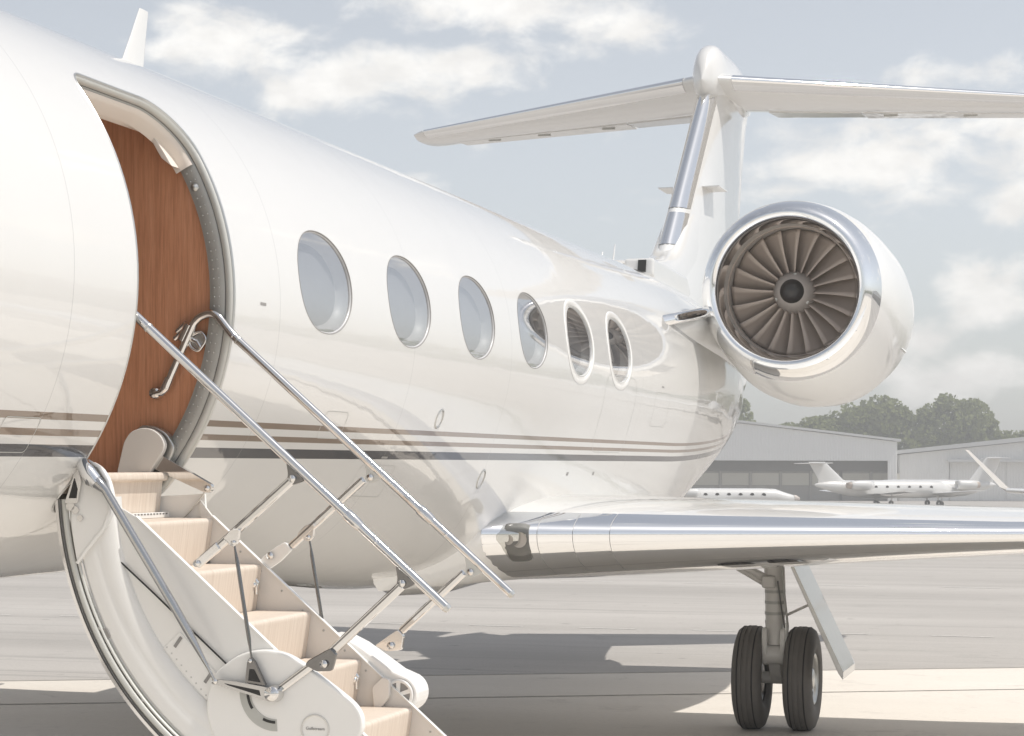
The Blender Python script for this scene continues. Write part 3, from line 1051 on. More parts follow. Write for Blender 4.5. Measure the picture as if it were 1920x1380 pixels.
# curved guide slot
mb = MB(); rings = []
for i in range(25):
    a = R(175 + 98 * i / 24)
    cy, cz = -1.748, 1.363
    rr = [0.142, 0.098]
    rings.append([(7.0555, cy - rr[0] * math.cos(a), cz + rr[0] * math.sin(a)), (7.0555, cy - rr[1] * math.cos(a), cz + rr[1] * math.sin(a)), (7.0595, cy - rr[1] * math.cos(a), cz + rr[1] * math.sin(a)), (7.0595, cy - rr[0] * math.cos(a), cz + rr[0] * math.sin(a))])
mb.loft(rings, False, True).build('guide_slot', 'jamb_grey', stair)
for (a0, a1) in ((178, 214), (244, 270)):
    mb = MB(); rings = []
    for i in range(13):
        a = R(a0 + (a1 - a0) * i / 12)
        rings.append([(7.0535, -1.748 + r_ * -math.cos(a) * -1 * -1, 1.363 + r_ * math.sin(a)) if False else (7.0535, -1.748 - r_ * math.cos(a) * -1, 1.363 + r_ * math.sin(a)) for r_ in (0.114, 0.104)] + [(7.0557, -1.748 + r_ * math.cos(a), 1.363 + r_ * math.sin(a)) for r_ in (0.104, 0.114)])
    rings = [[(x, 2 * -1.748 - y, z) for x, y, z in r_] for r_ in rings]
    mb.loft(rings, False, True).build('slot_shade', 'black_rubber', stair)  # black strips put in for the shadow inside the slot


# handrails, posts and struts; both sides alike, pivots at the stringers
def bolt(p, r, x_out, parent, sgn):
    t = x_out
    MB().lathe([(t, 0), (t, r * 0.55), (t + 0.003 * sgn, r * 0.6), (t + 0.003 * sgn, r), (t + 0.010 * sgn, r), (t + 0.012 * sgn, r * 0.9)], (0, p[0], p[1]), 'x', 18).build('bolt', 'chrome', parent)


def on_rail(y): return 2.756 + (y + 1.18) * (2.756 - 1.682) / (-1.18 + 2.408) * 1.0


RAIL_R = 0.0175
for side, xr in (('near', 7.078), ('far', 7.905)):
    s = -1 if side == 'near' else 1
    top = [(xr, -1.18, on_rail(-1.18)), (xr, -2.408, on_rail(-2.408))]
    if side == 'near':
        pts = [(xr, -1.075, on_rail(-1.075) + 0.0), (xr, -2.408, on_rail(-2.408))]
        pts = rounded([(xr + 0.0, -0.935, 2.66), (xr, -1.02, 2.83), (xr, -1.10, on_rail(-1.10)), (xr, -2.02, on_rail(-2.02))], 0.09, 10)
        pts = [p for p in pts]
    else:
        pts = rounded([(7.925, -0.886, 2.520), (7.918, -1.03, 2.815), (xr, -1.12, on_rail(-1.12) + 0.030), (xr, -1.20, on_rail(-1.20)), (xr, -2.02, on_rail(-2.02))], 0.075, 10)
    rail = MB().tube(pts, RAIL_R, 18).build('handrail', 'chrome', stair)
    MB().tube([(xr, -2.015, on_rail(-2.015)), (xr, -2.403, on_rail(-2.403))], RAIL_R - 0.0005, 18).build('handrail_extension', 'chrome', stair)
    # swaged joint and collars
    MB().tube([(xr, -2.018, on_rail(-2.018)), (xr, -2.03, on_rail(-2.03)), (xr, -2.055, on_rail(-2.055)), (xr, -2.075, on_rail(-2.075))], [0.021, 0.0225, 0.0215, 0.0185], 18).build('rail_collar', 'chrome', stair)
    MB().tube([(xr, -1.222, on_rail(-1.222)), (xr, -1.228, on_rail(-1.228))], RAIL_R + 0.0015, 18).build('rail_collar', 'satin_metal', stair)
    bolt((-1.205, on_rail(-1.205)), 0.008, xr - RAIL_R - 0.002, stair, 1)
    bolt((-2.135, on_rail(-2.135)), 0.009, xr - RAIL_R - 0.002, stair, 1)
    MB().tube([(xr, -2.40, on_rail(-2.40)), (xr, -2.412, on_rail(-2.412))], [RAIL_R + 0.001, RAIL_R - 0.004], 18).build('end_cap', 'satin_metal', stair)
    xp = xr + (-0.012 if side == 'near' else 0.012)
    # gusset brackets under the rail
    for yb, zb in ((-1.812, 2.150), (-2.238, 1.772)):
        d = Vector((-0.753, -0.658)); nrm = Vector((0.658, -0.753))
        c = Vector((yb, zb))
        ra = Vector((yb - 0.02, on_rail(yb - 0.02)))
        poly = [ra - d * 0.055 + nrm * 0.008, ra + d * 0.050 + nrm * 0.008, c + d * 0.026 - nrm * 0.002, c + nrm * 0.022 + d * 0.012, c + nrm * 0.022 - d * 0.012, c - d * 0.024]
        MB().prism_x(round_poly([tuple(p) for p in poly], [0.004, 0.004, 0.02, 0.012, 0.012, 0.02], 4), xr - 0.011, xr + 0.011).build('rail_bracket', 'dark_reflection_chrome' if side == 'near' else 'satin_metal', stair, 0.003)
        bolt((yb, zb), 0.0135, xr - 0.0235, stair, 1)
    # posts
    def bar(a, b, x, wd, th, name='post', mat='chrome', bev=0.006):
        a = Vector(a); b = Vector(b); d = (b - a).normalized(); n_ = Vector((-d.y, d.x)) * wd
        MB().prism_x([tuple(a + n_), tuple(b + n_), tuple(b - n_), tuple(a - n_)], x - th, x + th).build(name, mat, stair, bev)
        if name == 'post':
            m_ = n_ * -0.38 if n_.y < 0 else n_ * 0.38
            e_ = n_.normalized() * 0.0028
            MB().prism_x([tuple(a + m_ + e_), tuple(b + m_ + e_), tuple(b + m_ - e_), tuple(a + m_ - e_)], x - th - 0.0015, x - th + 0.003).build('post_reflection_line', 'dark_reflection_chrome', stair)  # dark line painted in for the edge reflected along the post
    if side == 'near':
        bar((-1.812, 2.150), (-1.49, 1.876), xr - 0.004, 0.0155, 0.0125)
        bar((-1.52, 1.902), (-1.428, 1.828), xr - 0.010, 0.0175, 0.010, 'post_clevis')
        bolt((-1.434, 1.834), 0.013, xr - 0.032, stair, 1)
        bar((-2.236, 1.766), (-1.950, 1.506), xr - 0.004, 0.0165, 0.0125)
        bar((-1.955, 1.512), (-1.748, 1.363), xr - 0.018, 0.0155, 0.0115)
        # elbow plate
        MB().prism_x(round_poly([(-1.876, 1.484), (-1.968, 1.534), (-1.990, 1.512), (-1.972, 1.449), (-1.912, 1.446), (-1.868, 1.466)], 0.01), xr - 0.030, xr - 0.008).build('elbow_plate', 'dark_reflection_chrome', stair, 0.004)
        bolt((-1.945, 1.475), 0.0145, xr - 0.046, stair, 1)
        # thin strut with swaged ends
        MB().tube([(xr - 0.03, -1.588, 1.912), (xr - 0.03, -1.592, 1.885), (xr - 0.03, -1.600, 1.845), (xr - 0.032, -1.648, 1.56), (xr - 0.034, -1.655, 1.515), (xr - 0.034, -1.661, 1.482)], [0.004, 0.004, 0.0075, 0.0075, 0.004, 0.004], 12).build('strut', 'dark_reflection_chrome', stair)
        MB().prism_x(round_poly([(-1.545, 1.930), (-1.578, 1.965), (-1.612, 1.965), (-1.606, 1.918), (-1.588, 1.896), (-1.572, 1.905)], 0.008), xr - 0.036, xr - 0.02).build('strut_lug', 'chrome', stair, 0.003)
        bolt((-1.588, 1.914), 0.009, xr - 0.046, stair, 1)
        # tripod bracket on the hub
        xb = 7.028
        MB().prism_x(round_poly([(-1.640, 1.402), (-1.648, 1.478), (-1.662, 1.496), (-1.678, 1.478), (-1.722, 1.390)], 0.008), xb, xb + 0.016).build('bracket_arm', 'dark_reflection_chrome', stair, 0.003)
        MB().prism_x([(-1.653, 1.408), (-1.658, 1.450), (-1.676, 1.450), (-1.702, 1.402)], xb - 0.002, xb + 0.004).build('bracket_pocket', 'dark_recess', stair)
        MB().prism_x(round_poly([(-1.512, 1.410), (-1.522, 1.392), (-1.74, 1.335), (-1.758, 1.376), (-1.72, 1.388), (-1.60, 1.404)], 0.010), xb - 0.008, xb + 0.012).build('bracket_arm', 'strut_chrome', stair, 0.004)
        MB().prism_x([(-1.560, 1.396), (-1.575, 1.389), (-1.705, 1.354), (-1.70, 1.374)], xb - 0.0095, xb - 0.004).build('bracket_pocket', 'dark_recess', stair)
        MB().lathe([(xb - 0.020, 0), (xb - 0.020, 0.015), (xb - 0.016, 0.019), (xb - 0.016, 0.026), (xb + 0.004, 0.029), (xb + 0.030, 0.034), (7.062, 0.036)], (0, -1.748, 1.362), 'x', 28).build('pivot_hub', 'chrome', stair)
        bolt((-1.523, 1.402), 0.011, xb - 0.018, stair, 1)
        bolt((-1.661, 1.480), 0.008, xb - 0.010, stair, 1)
        # counterbalance tube from the hinge arm to the bracket
        MB().tube([(7.010, -1.02, 2.150), (7.008, -1.05, 2.135), (7.005, -1.085, 2.105), (7.005, -1.36, 1.685), (7.006, -1.42, 1.588), (7.012, -1.50, 1.450), (7.016, -1.522, 1.408)], [0.030, 0.026, 0.0165, 0.0165, 0.0165, 0.006, 0.005], 18).build('gas_strut', 'strut_chrome', stair)
        # fairing at the hinge: D-shaped plate with bright rolled edge
        dpoly = [(-0.965, 2.214), (-1.000, 2.213), (-1.040, 2.190), (-1.072, 2.140), (-1.088, 2.075), (-1.082, 2.020), (-1.058, 1.965), (-0.990, 1.885), (-0.950, 1.830), (-0.938, 1.90), (-0.925, 1.985), (-0.930, 2.10)]
        MB().prism_x(round_poly(dpoly, 0.02, 3), 7.035, 7.085).build('hinge_fairing', 'stair_white', stair, 0.008)
        MB().tube([(7.034, y_, z_) for y_, z_ in [(-0.962, 2.214), (-1.000, 2.215), (-1.042, 2.192), (-1.076, 2.140), (-1.091, 2.075), (-1.085, 2.018), (-1.060, 1.960), (-0.990, 1.880), (-0.952, 1.83)]], 0.007, 10).build('fairing_edge', 'stair_white', stair)
        MB().tube([(7.02, -0.952, 2.222), (7.012, -0.985, 2.205), (7.010, -1.015, 2.165), (7.008, -1.05, 2.13)], [0.012, 0.026, 0.032, 0.027], 18).build('strut_boot', 'polished_alloy', stair)
        MB().prism_x(round_poly([(-0.958, 2.208), (-0.938, 2.145), (-0.905, 2.055), (-0.958, 2.055), (-0.975, 2.14)], 0.01), 7.02, 7.045).build('hinge_arm', 'chrome', stair, 0.004)
        MB().prism_x([(-0.948, 2.15), (-0.925, 2.075), (-0.955, 2.075), (-0.960, 2.11)], 7.017, 7.024).build('hinge_slot', 'dark_recess', stair)
        # hinge knuckles
        for q, (ky, kz) in enumerate(((-0.925, 2.045), (-0.945, 2.030), (-0.965, 2.000))):
            MB().tube([(7.03, ky, kz), (7.09, ky, kz)], 0.018 - 0.003 * q, 14).build('hinge_knuckle', 'chrome', stair)
        # control cable across the panel
        MB().tube([(7.085, -1.028, 1.912), (7.088, -1.08, 1.855), (7.092, -1.246, 1.713), (7.094, -1.42, 1.560), (7.09, -1.565, 1.437)], 0.0035, 8).build('control_cable', 'black_rubber', stair)
    else:
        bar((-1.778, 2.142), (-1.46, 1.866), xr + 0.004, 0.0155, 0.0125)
        MB().prism_x(round_poly([(-1.44, 1.885), (-1.47, 1.853), (-1.42, 1.805), (-1.36, 1.765), (-1.30, 1.73), (-1.29, 1.77), (-1.35, 1.83), (-1.40, 1.865)], 0.012), xr - 0.012, xr + 0.006).build('post_clevis', 'stair_white', stair, 0.004)
        bolt((-1.376, 1.827), 0.0155, xr - 0.026, stair, 1)
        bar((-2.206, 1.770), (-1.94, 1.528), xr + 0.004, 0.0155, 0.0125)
        MB().prism_x(round_poly([(-1.83, 1.468), (-1.93, 1.536), (-1.955, 1.512), (-1.945, 1.452), (-1.88, 1.444)], 0.010), xr - 0.012, xr + 0.010).build('elbow_plate', 'chrome', stair, 0.004)
        bolt((-1.902, 1.470), 0.0145, xr - 0.027, stair, 1)
        MB().tube([(xr, -1.541, 1.900), (xr, -1.549, 1.862), (xr, -1.553, 1.83), (xr, -1.600, 1.555), (xr, -1.604, 1.535)], [0.004, 0.004, 0.0075, 0.0075, 0.004], 12).build('strut', 'dark_reflection_chrome', stair)
        MB().prism_x(round_poly([(-1.49, 1.918), (-1.53, 1.955), (-1.568, 1.955), (-1.562, 1.905), (-1.542, 1.885), (-1.52, 1.895)], 0.008), xr - 0.008, xr + 0.008).build('strut_lug', 'chrome', stair, 0.003)
        bolt((-1.541, 1.904), 0.009, xr - 0.018, stair, 1)

# step bracket hooks near the far stringer
for (yy, zz) in ((-1.315, 1.70), (-1.752, 1.325)):
    MB().tube([(7.845, yy - 0.012, zz + 0.035), (7.845, yy - 0.022, zz + 0.02), (7.845, yy - 0.016, zz), (7.845, yy - 0.018, zz - 0.03)], [0.008, 0.012, 0.008, 0.006], 10).build('step_hook', 'chrome', stair)
    MB().lathe([(7.82, 0), (7.82, 0.012), (7.85, 0.014), (7.85, 0)], (0, yy - 0.012, zz + 0.01), 'x', 14).build('step_hook', 'chrome', stair)
# far-side pivot fairing: rounded capsule with a spoked end disc
cap_poly = [(-1.58, 1.50), (-1.63, 1.508), (-1.69, 1.498), (-1.75, 1.470), (-1.83, 1.418), (-1.91, 1.364)] + [(-1.932 - 0.078 * math.cos(R(a)), 1.272 + 0.078 * math.sin(R(a))) for a in (62, 48, 34, 20, 6, -8, -22, -36, -50, -64)] + [(-1.90, 1.196), (-1.60, 1.44)]
MB().prism_x(cap_poly, 7.905, 8.06, False).build('pivot_fairing', 'stair_white', stair, 0.012)
mb = MB().lathe([(7.899, 0.062), (7.893, 0.060), (7.893, 0.050), (7.899, 0.048)], (0, -1.932, 1.272), 'x', 40)
disc = mb.build('spoked_disc', 'stair_white', stair)
MB().lathe([(7.8985, 0.0), (7.8985, 0.052)], (0, -1.932, 1.272), 'x', 40).build('disc_web', 'print_grey', stair)
for q in range(5):
    a = 2 * math.pi * q / 5 + 0.3
    d = Vector((math.cos(a), math.sin(a))); n_ = Vector((-d.y, d.x))
    c = Vector((-1.932, 1.272))
    MB().prism_x([tuple(c + n_ * 0.007), tuple(c + d * 0.053 + n_ * 0.009), tuple(c + d * 0.053 - n_ * 0.009), tuple(c - n_ * 0.007)], 7.8935, 7.8982).build('disc_spoke', 'stair_white', stair)
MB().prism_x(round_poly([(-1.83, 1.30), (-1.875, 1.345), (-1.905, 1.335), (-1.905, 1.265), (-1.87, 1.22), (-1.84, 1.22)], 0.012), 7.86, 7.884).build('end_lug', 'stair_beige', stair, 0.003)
# rivets along the far stringer
mb = MB()
for q in range(12):
    y, z = nose(1.6 + q * 0.42)
    mb.lathe([(7.8828, 0.0), (7.8828, 0.0045), (7.8852, 0.0045)], (0, y + 0.004, z - 0.025), 'x', 8)
tag(mb.build('rivets', 'jamb_grey', stair), None, kind='stuff')

# grab-rail foot bracket and the clamp at the bulkhead
MB().tube([(7.925, -0.905, 2.563), (7.925, -0.888, 2.525), (7.925, -0.872, 2.505), (7.93, -0.835, 2.500)], [0.021, 0.022, 0.018, 0.014], 14).build('rail_foot', 'chrome', stair)
MB().lathe([(7.915, 0), (7.915, 0.022), (7.955, 0.028), (7.955, 0)], (0, -0.838, 2.502), 'x', 18).build('rail_foot', 'chrome', stair)
for (yy, zz) in ((-0.948, 2.772), (-0.938, 2.742)):
    MB().tube([(7.935, yy + 0.012, zz - 0.012), (7.925, yy - 0.035, zz + 0.022)], 0.0125, 12).build('rail_clamp', 'chrome', stair)
MB().tube([(7.925, -0.965, 2.722), (7.922, -1.000, 2.788)], 0.0235, 16).build('rail_clamp', 'chrome', stair)
MB().tube([(7.93, -0.985, 2.735), (7.93, -1.03, 2.715), (7.93, -1.045, 2.69)], 0.011, 10).build('latch_arm', 'chrome', stair)
ring = [(7.93, -0.992, 2.735), (7.93, -1.045, 2.762), (7.93, -1.075, 2.725), (7.93, -1.035, 2.672), (7.93, -0.995, 2.695), (7.93, -0.992, 2.735)]
MB().tube(rounded(ring, 0.02, 4), 0.007, 10).build('latch_handle', 'chrome', stair)
MB().prism_x(round_poly([(-1.0, 2.73), (-1.045, 2.755), (-1.066, 2.725), (-1.035, 2.682), (-1.0, 2.70)], 0.012), 7.935, 7.95).build('latch_plate', 'satin_metal', stair, 0.003)

# far-side hinge cowl with its chrome arm
cowl = [(-0.700, 2.16), (-0.735, 2.300), (-0.765, 2.340), (-0.815, 2.356), (-0.865, 2.350), (-0.905, 2.322), (-0.922, 2.285), (-0.912, 2.255), (-0.857, 2.175), (-0.85, 2.16)]
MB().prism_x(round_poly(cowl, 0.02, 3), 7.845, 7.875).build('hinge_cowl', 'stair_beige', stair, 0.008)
cowl2 = [(-0.74, 2.16), (-0.745, 2.33), (-0.79, 2.370), (-0.85, 2.362), (-0.905, 2.335), (-0.945, 2.275), (-0.925, 2.225), (-0.87, 2.16)]
MB().prism_x(round_poly(cowl2, 0.02, 3), 7.893, 7.945).build('hinge_cowl', 'satin_metal', stair, 0.008)
MB().prism_x(round_poly([(-0.875, 2.262), (-0.90, 2.238), (-1.125, 2.118), (-1.118, 2.085), (-1.085, 2.088), (-0.86, 2.185)], 0.012), 7.868, 7.895).build('hinge_link', 'chrome', stair, 0.004)
bolt((-1.103, 2.104), 0.012, 7.857, stair, 1)
MB().tube([(7.88, -1.092, 2.095), (7.88, -1.06, 2.05), (7.885, -0.985, 1.975)], 0.0035, 8).build('control_cable', 'satin_metal', stair)


# ------------------------------------------------------------------ wings
def naca(n=26, t=0.11, camber=0.012):
    """unit-chord outline from trailing edge over the top to the leading edge and back: (u, v)"""
    up, lo = [], []
    for i in range(n + 1):
        u = (1 - math.cos(math.pi * i / n)) / 2
        y = 5 * t * (0.2969 * math.sqrt(u) - 0.126 * u - 0.3516 * u * u + 0.2843 * u ** 3 - 0.1036 * u ** 4)
        cm = camber * math.sin(math.pi * u)
        up.append((u, y + cm)); lo.append((u, -y + cm))
    return up[::-1] + lo[1:-1]


def le_x(y): return 12.6 + (abs(y) - 0.85) * math.tan(R(30))


def wing_rings(ys, u0=0.0, u1=1.0, grow=0.0, n=30):
    rings = []
    for y in ys:
        a = abs(y)
        xl = le_x(a)
        te = 18.25 if a <= 4.2 else 18.25 + (a - 4.2) * 0.10
        ch = te - xl
        t = 0.10
        zl = 1.755 - 0.03 * min(1, max(0, (a - 0.85) / 3.2)) + max(0, a - 4.5) * 0.045
        ring = []
        k_ = max(0.0, (0.90 - a) / 0.40)                 # fillet flare towards the body
        xl -= 0.42 * k_ ** 1.7; ch = te - xl; t *= 1 + 0.75 * k_ ** 1.5
        for u, v in naca(n, t, 0.0):
            th_k = v * ch
            # flatter upper skin, fuller leading edge
            z = zl + (th_k * (0.85 if v > 0 else float(np.interp(a, [0.6, 2.0, 4.2], [1.38, 1.2, 0.9])))) + grow * (1 if v >= 0 else -1)
            ring.append((xl + u * ch, y, max(z, 1.43 if a < 4.5 else -9)))
        rings.append(ring)
    return rings


def slat_rings(ys, ue=0.045, grow=0.003, n=30, ue_lo=None):
    rings = []
    for r_ in wing_rings(ys, n=60):
        xl = min(p[0] for p in r_); xt = max(p[0] for p in r_); ch = xt - xl
        zl = [p for p in r_ if abs(p[0] - xl) < 1e-6][0][2]
        top = [p for p in r_ if p[2] >= zl and p[0] - xl <= 0.42 + 1e-6][::1]
        bot = [p for p in r_ if p[2] < zl and p[0] - xl <= 0.42 + 1e-6]
        # resample by fixed distances so that every section has the same points
        def f(us, up):
            out = []
            for u in us:
                t = 0.10
                uu = u / ch
                yv = 5 * t * (0.2969 * math.sqrt(uu) - 0.126 * uu - 0.3516 * uu ** 2 + 0.2843 * uu ** 3 - 0.1036 * uu ** 4) * ch
                out.append((xl + u - grow, r_[0][1], zl + (0.85 if up else -float(np.interp(abs(r_[0][1]), [0.6, 2.0, 4.2], [1.38, 1.2, 0.9]))) * yv + (grow if up else -grow)))
                if not up and abs(r_[0][1]) < 4.5: out[-1] = (out[-1][0], out[-1][1], max(out[-1][2], 1.43 - grow))
            return out
        wd_ = float(np.interp(abs(r_[0][1]), [0.85, 4.1], [0.58, 0.28]))
        us = [wd_ * (i / 10) ** 2 for i in range(11)]
        rings.append(f([u * 0.48 for u in us[::-1]], True) + f(us[1:], False))
    return rings


for sgn in (-1, 1):
    ys = [0.40, 0.5, 0.56, 0.62, 0.68, 0.75, 0.82, 0.90, 1.2, 1.6, 2.0, 2.8, 3.6, 4.2, 5.0, 7.0, 9.0, 11.2, 11.7]
    rings = wing_rings([sgn * y for y in ys])
    rings[-1] = [(x * 0.7 + 0.3 * rings[-1][0][0], y, (z - 2.13) * 0.4 + 2.13) for x, y, z in rings[-1]]
    wing = MB().loft(rings).build('wing', 'white_paint', jet)
    # polished leading edge in separate panels with hairline gaps
    edges_ = [0.84, 1.155, 1.36, 1.575, 5.2, 8.0, 11.1]
    for a, b in zip(edges_[:-1], edges_[1:]):
        n_ = max(2, int((b - a) / 0.3) + 1)
        yy = [sgn * (a + 0.0018 + (b - a - 0.0036) * i / (n_ - 1)) for i in range(n_)]
        le = MB().loft(slat_rings(yy), True, False, closed=False).build('leading_edge', 'polished_alloy', wing)
    # flap hinge gap on the upper skin and flap track fairings below
    for yf in (3.0, 5.2, 7.4):
        y = sgn * yf
        te = 18.25 if yf <= 4.2 else 18.25 + (yf - 4.2) * 0.10
        zf = 1.66 + max(0, yf - 4.5) * 0.045
        pts = [(te - 1.6, y, zf), (te - 1.2, y, zf - 0.07), (te - 0.4, y, zf - 0.06), (te + 0.35, y, zf + 0.02), (te + 0.45, y, zf + 0.05)]
        MB().tube(pts, [0.02, 0.09, 0.09, 0.04, 0.01], 12).build('flap_track_fairing', 'white_paint', wing)
    # recessed landing light in the root of the leading edge
    if sgn < 0:
        light = slat_rings([-(0.925 + 0.185 * i / 6) for i in range(7)], grow=0.016)
        # keep the band that wraps the nose, slightly rounded towards the inboard end
        cut = []
        for i, r_ in enumerate(light):
            k1 = [8, 7, 6, 6, 6, 6, 7][i]
            mid = 10
            sel = [r_[j] for j in range(mid - 4, mid + 6)]
            shrink = [0.45, 0.85, 0.98, 1.0, 1.0, 0.98, 0.86][i]
            zc = r_[mid][2] - 0.035
            cut.append([(p[0], p[1], zc + (p[2] - zc) * shrink) for p in sel])
        MB().loft(cut, True, False, closed=False).build('landing_light_cover', 'lens_glass', wing)
        back = [[(p[0] + 0.009, p[1], p[2]) for p in r_] for r_ in cut]
        MB().loft(back, True, False, closed=False).build('light_recess', 'gasket', wing)
        for (yl, zl, rl) in ((-1.055, 1.722, 0.045), (-0.995, 1.722, 0.026)):
            MB().lathe([(0.003, 0.0), (0.002, rl * 0.5), (0.0, rl), (-0.002, rl + 0.006)], (le_x(yl) - 0.009, yl, zl), 'x', 24).build('landing_lamp', 'duct_liner', wing)
if True:
    # ventral strake / beacon blister behind the fairing front
    MB().tube([(13.0, 0.1, 1.47), (13.6, 0.1, 1.43), (14.6, 0.1, 1.405), (15.8, 0.1, 1.42), (16.6, 0.1, 1.47)], [0.04, 0.14, 0.16, 0.14, 0.04], 20).build('belly_blister', 'white_paint', jet)
    MB().lathe([(0, 0.0), (0.004, 0.03), (0.010, 0.034)], (0, 0, 0), 'x', 16)

# ------------------------------------------------------------------ engines
EY, EZ = 1.95, 3.75
for sgn in (-1, 1):
    eng = empty('engine', jet, (0, 0, 0))
    org = (0, sgn * EY, EZ)

    def sag(p, _s=sgn):
        x, y, z = p
        q = max(0.0, min(1.0, (x - 18.25) / 1.2)); q = q * q * (3 - 2 * q)
        q2 = max(0.0, min(1.0, (22.6 - x) / 2.2))
        k_ = 1 + (0.155 * q * q2 if z < 0 else 0.0)
        return (x, y, z * k_)
    # polished intake lip (rolled from throat to outer skin)
    lip = [(18.345, 0.800), (18.25, 0.783), (18.16, 0.755), (18.09, 0.722), (18.052, 0.688), (18.045, 0.665), (18.06, 0.640), (18.10, 0.618), (18.17, 0.600), (18.26, 0.588)]
    MB().lathe(lip, org, 'x', 96, scale=sag).build('intake_lip', 'polished_alloy', eng)
    nac = [(18.347, 0.7985), (18.5, 0.818), (18.8, 0.842), (19.2, 0.858), (19.8, 0.862), (20.6, 0.85), (21.4, 0.80), (22.2, 0.70), (22.9, 0.58), (22.9, 0.54), (22.2, 0.5)]
    MB().lathe(nac, org, 'x', 96, scale=sag).build('nacelle', 'nacelle_paint', eng)
    duct = [(18.26, 0.5875), (18.36, 0.580), (18.5, 0.574), (18.62, 0.570), (18.9, 0.570), (19.3, 0.57)]
    MB().lathe(duct, org, 'x', 72).build('intake_duct', 'duct_liner', eng)
    MB().lathe([(18.38, 0.5785), (18.385, 0.572), (18.42, 0.572), (18.425, 0.5765)], org, 'x', 72).build('fan_track_ring', 'fan_metal', eng)
    MB().lathe([(18.85, 0.0), (18.85, 0.575)], org, 'x', 48).build('stator_disc', 'dark_recess', eng)
    hub = [(18.400, 0.108), (18.415, 0.125), (18.46, 0.155), (18.54, 0.188), (18.62, 0.200), (18.75, 0.205)]
    MB().lathe(hub, org, 'x', 48).build('fan_hub', 'fan_hub', eng)
    MB().lathe([(18.305, 0.0), (18.310, 0.03), (18.33, 0.062), (18.36, 0.086), (18.402, 0.1085)], org, 'x', 40).build('spinner', 'spinner_dark', eng)
    for q in range(3):
        a = R(97 + 120 * q)
        d = Vector((0, math.cos(a), math.sin(a)))
        c = Vector(org) + Vector((18.462, 0, 0)) + d * 0.160
        t_ = Vector((0, -math.sin(a), math.cos(a)))
        n_ = Vector((-0.88, d.y * 0.47, d.z * 0.47))
        u_ = Vector((0.47, d.y * 0.88, d.z * 0.88))
        c = c + n_ * 0.004
        MB().add([tuple(c + t_ * 0.016 + u_ * 0.008), tuple(c - t_ * 0.016 + u_ * 0.008), tuple(c - t_ * 0.010 - u_ * 0.009), tuple(c + t_ * 0.010 - u_ * 0.009)], [(0, 1, 2, 3)]).build('hub_mark', 'seal_grey', eng)
    # one wide-chord blade, copied round the hub
    NB_ = 20
    me = None
    for q in range(NB_):
        if me is None:
            mb = MB(); L = []
            nr = 12
            for i in range(nr + 1):
                u = i / nr
                r_ = 0.18 + (0.567 - 0.18) * u
                ch = 0.14 + 0.15 * u
                stag = R(36 + 30 * u)              # angle of chord from the axis
                sweep = -0.05 * u * u + 0.02 * u     # curved leading edge
                row = []
                for j in range(6):
                    w_ = j / 5 - 0.08
                    ax = w_ * ch * math.cos(stag) + 0.02 * math.sin(math.pi * j / 5)
                    tg = w_ * ch * math.sin(stag)
                    ang = tg / r_ + sweep
                    row.append((ax, r_ * math.sin(ang), r_ * math.cos(ang)))
                L.append(row)
            top = [[(x, y, z) for x, y, z in r_] for r_ in L]
            vs_ = [p for r_ in top for p in r_]
            fs_ = []
            for i in range(nr):
                for j in range(5):
                    fs_.append((i * 6 + j, i * 6 + j + 1, (i + 1) * 6 + j + 1, (i + 1) * 6 + j))
            mb.add(vs_, fs_, True)
            ob = mb.build('fan_blade', 'fan_metal', eng)
            md = ob.modifiers.new('thick', 'SOLIDIFY'); md.thickness = 0.006; md.offset = 0
            first = ob
        else:
            ob = first.copy(); scene.collection.objects.link(ob); ob.parent = eng
        ob.location = (18.50, sgn * EY, EZ)
        ob.rotation_euler = (2 * math.pi * q / NB_ + 0.05, 0, 0)
    # pylon with its polished leading edge
    def pyl(y, xl, zl, xt, zt, tu, td, n=16):
        ring = []
        for i in range(n + 1):
            u = 1 - i / n
            ring.append((xl + (xt - xl) * u, sgn * y, zl + (zt - zl) * u + tu * (math.sin(math.pi * min(1, u ** 0.72)) if u < 1 else 0)))
        for i in range(1, n):
            u = i / n
            ring.append((xl + (xt - xl) * u, sgn * y, zl + (zt - zl) * u - td * math.sin(math.pi * u ** 0.7)))
        return ring
    secs = [(0.80, 16.75, 3.34, 23.6, 3.30, 0.17, 0.30), (1.05, 17.02, 3.40, 23.2, 3.36, 0.16, 0.28), (1.25, 18.15, 3.56, 22.8, 3.5, 0.14, 0.20), (1.30, 18.5, 3.60, 22.4, 3.55, 0.12, 0.16)]
    MB().loft([pyl(*q) for q in secs]).build('pylon', 'white_paint', eng)
    MB().tube([(16.88, sgn * 0.90, 3.375), (17.02, sgn * 1.05, 3.405), (18.15, sgn * 1.25, 3.565), (18.4, sgn * 1.29, 3.59)], [0.048, 0.050, 0.050, 0.05], 24).build('pylon_leading_edge', 'polished_alloy', eng)
    MB().tube([(17.45, sgn * 1.10 + sgn * 0.045, 3.45), (17.45, sgn * 1.10 + sgn * 0.06, 3.448)], 0.010, 10).build('pitot_port', 'dark_recess', eng)
    MB().tube([(20.3, sgn * (EY + 0.78), EZ - 0.42), (20.3, sgn * (EY + 0.82), EZ - 0.46)], 0.012, 8).build('drain_mast', 'satin_metal', eng)

# ------------------------------------------------------------------ tail
def fin_ring(z, xl, ch, th):
    return [(xl + u * ch, v * ch * th / 0.11, z) for u, v in naca(20, 0.11, 0.0)]


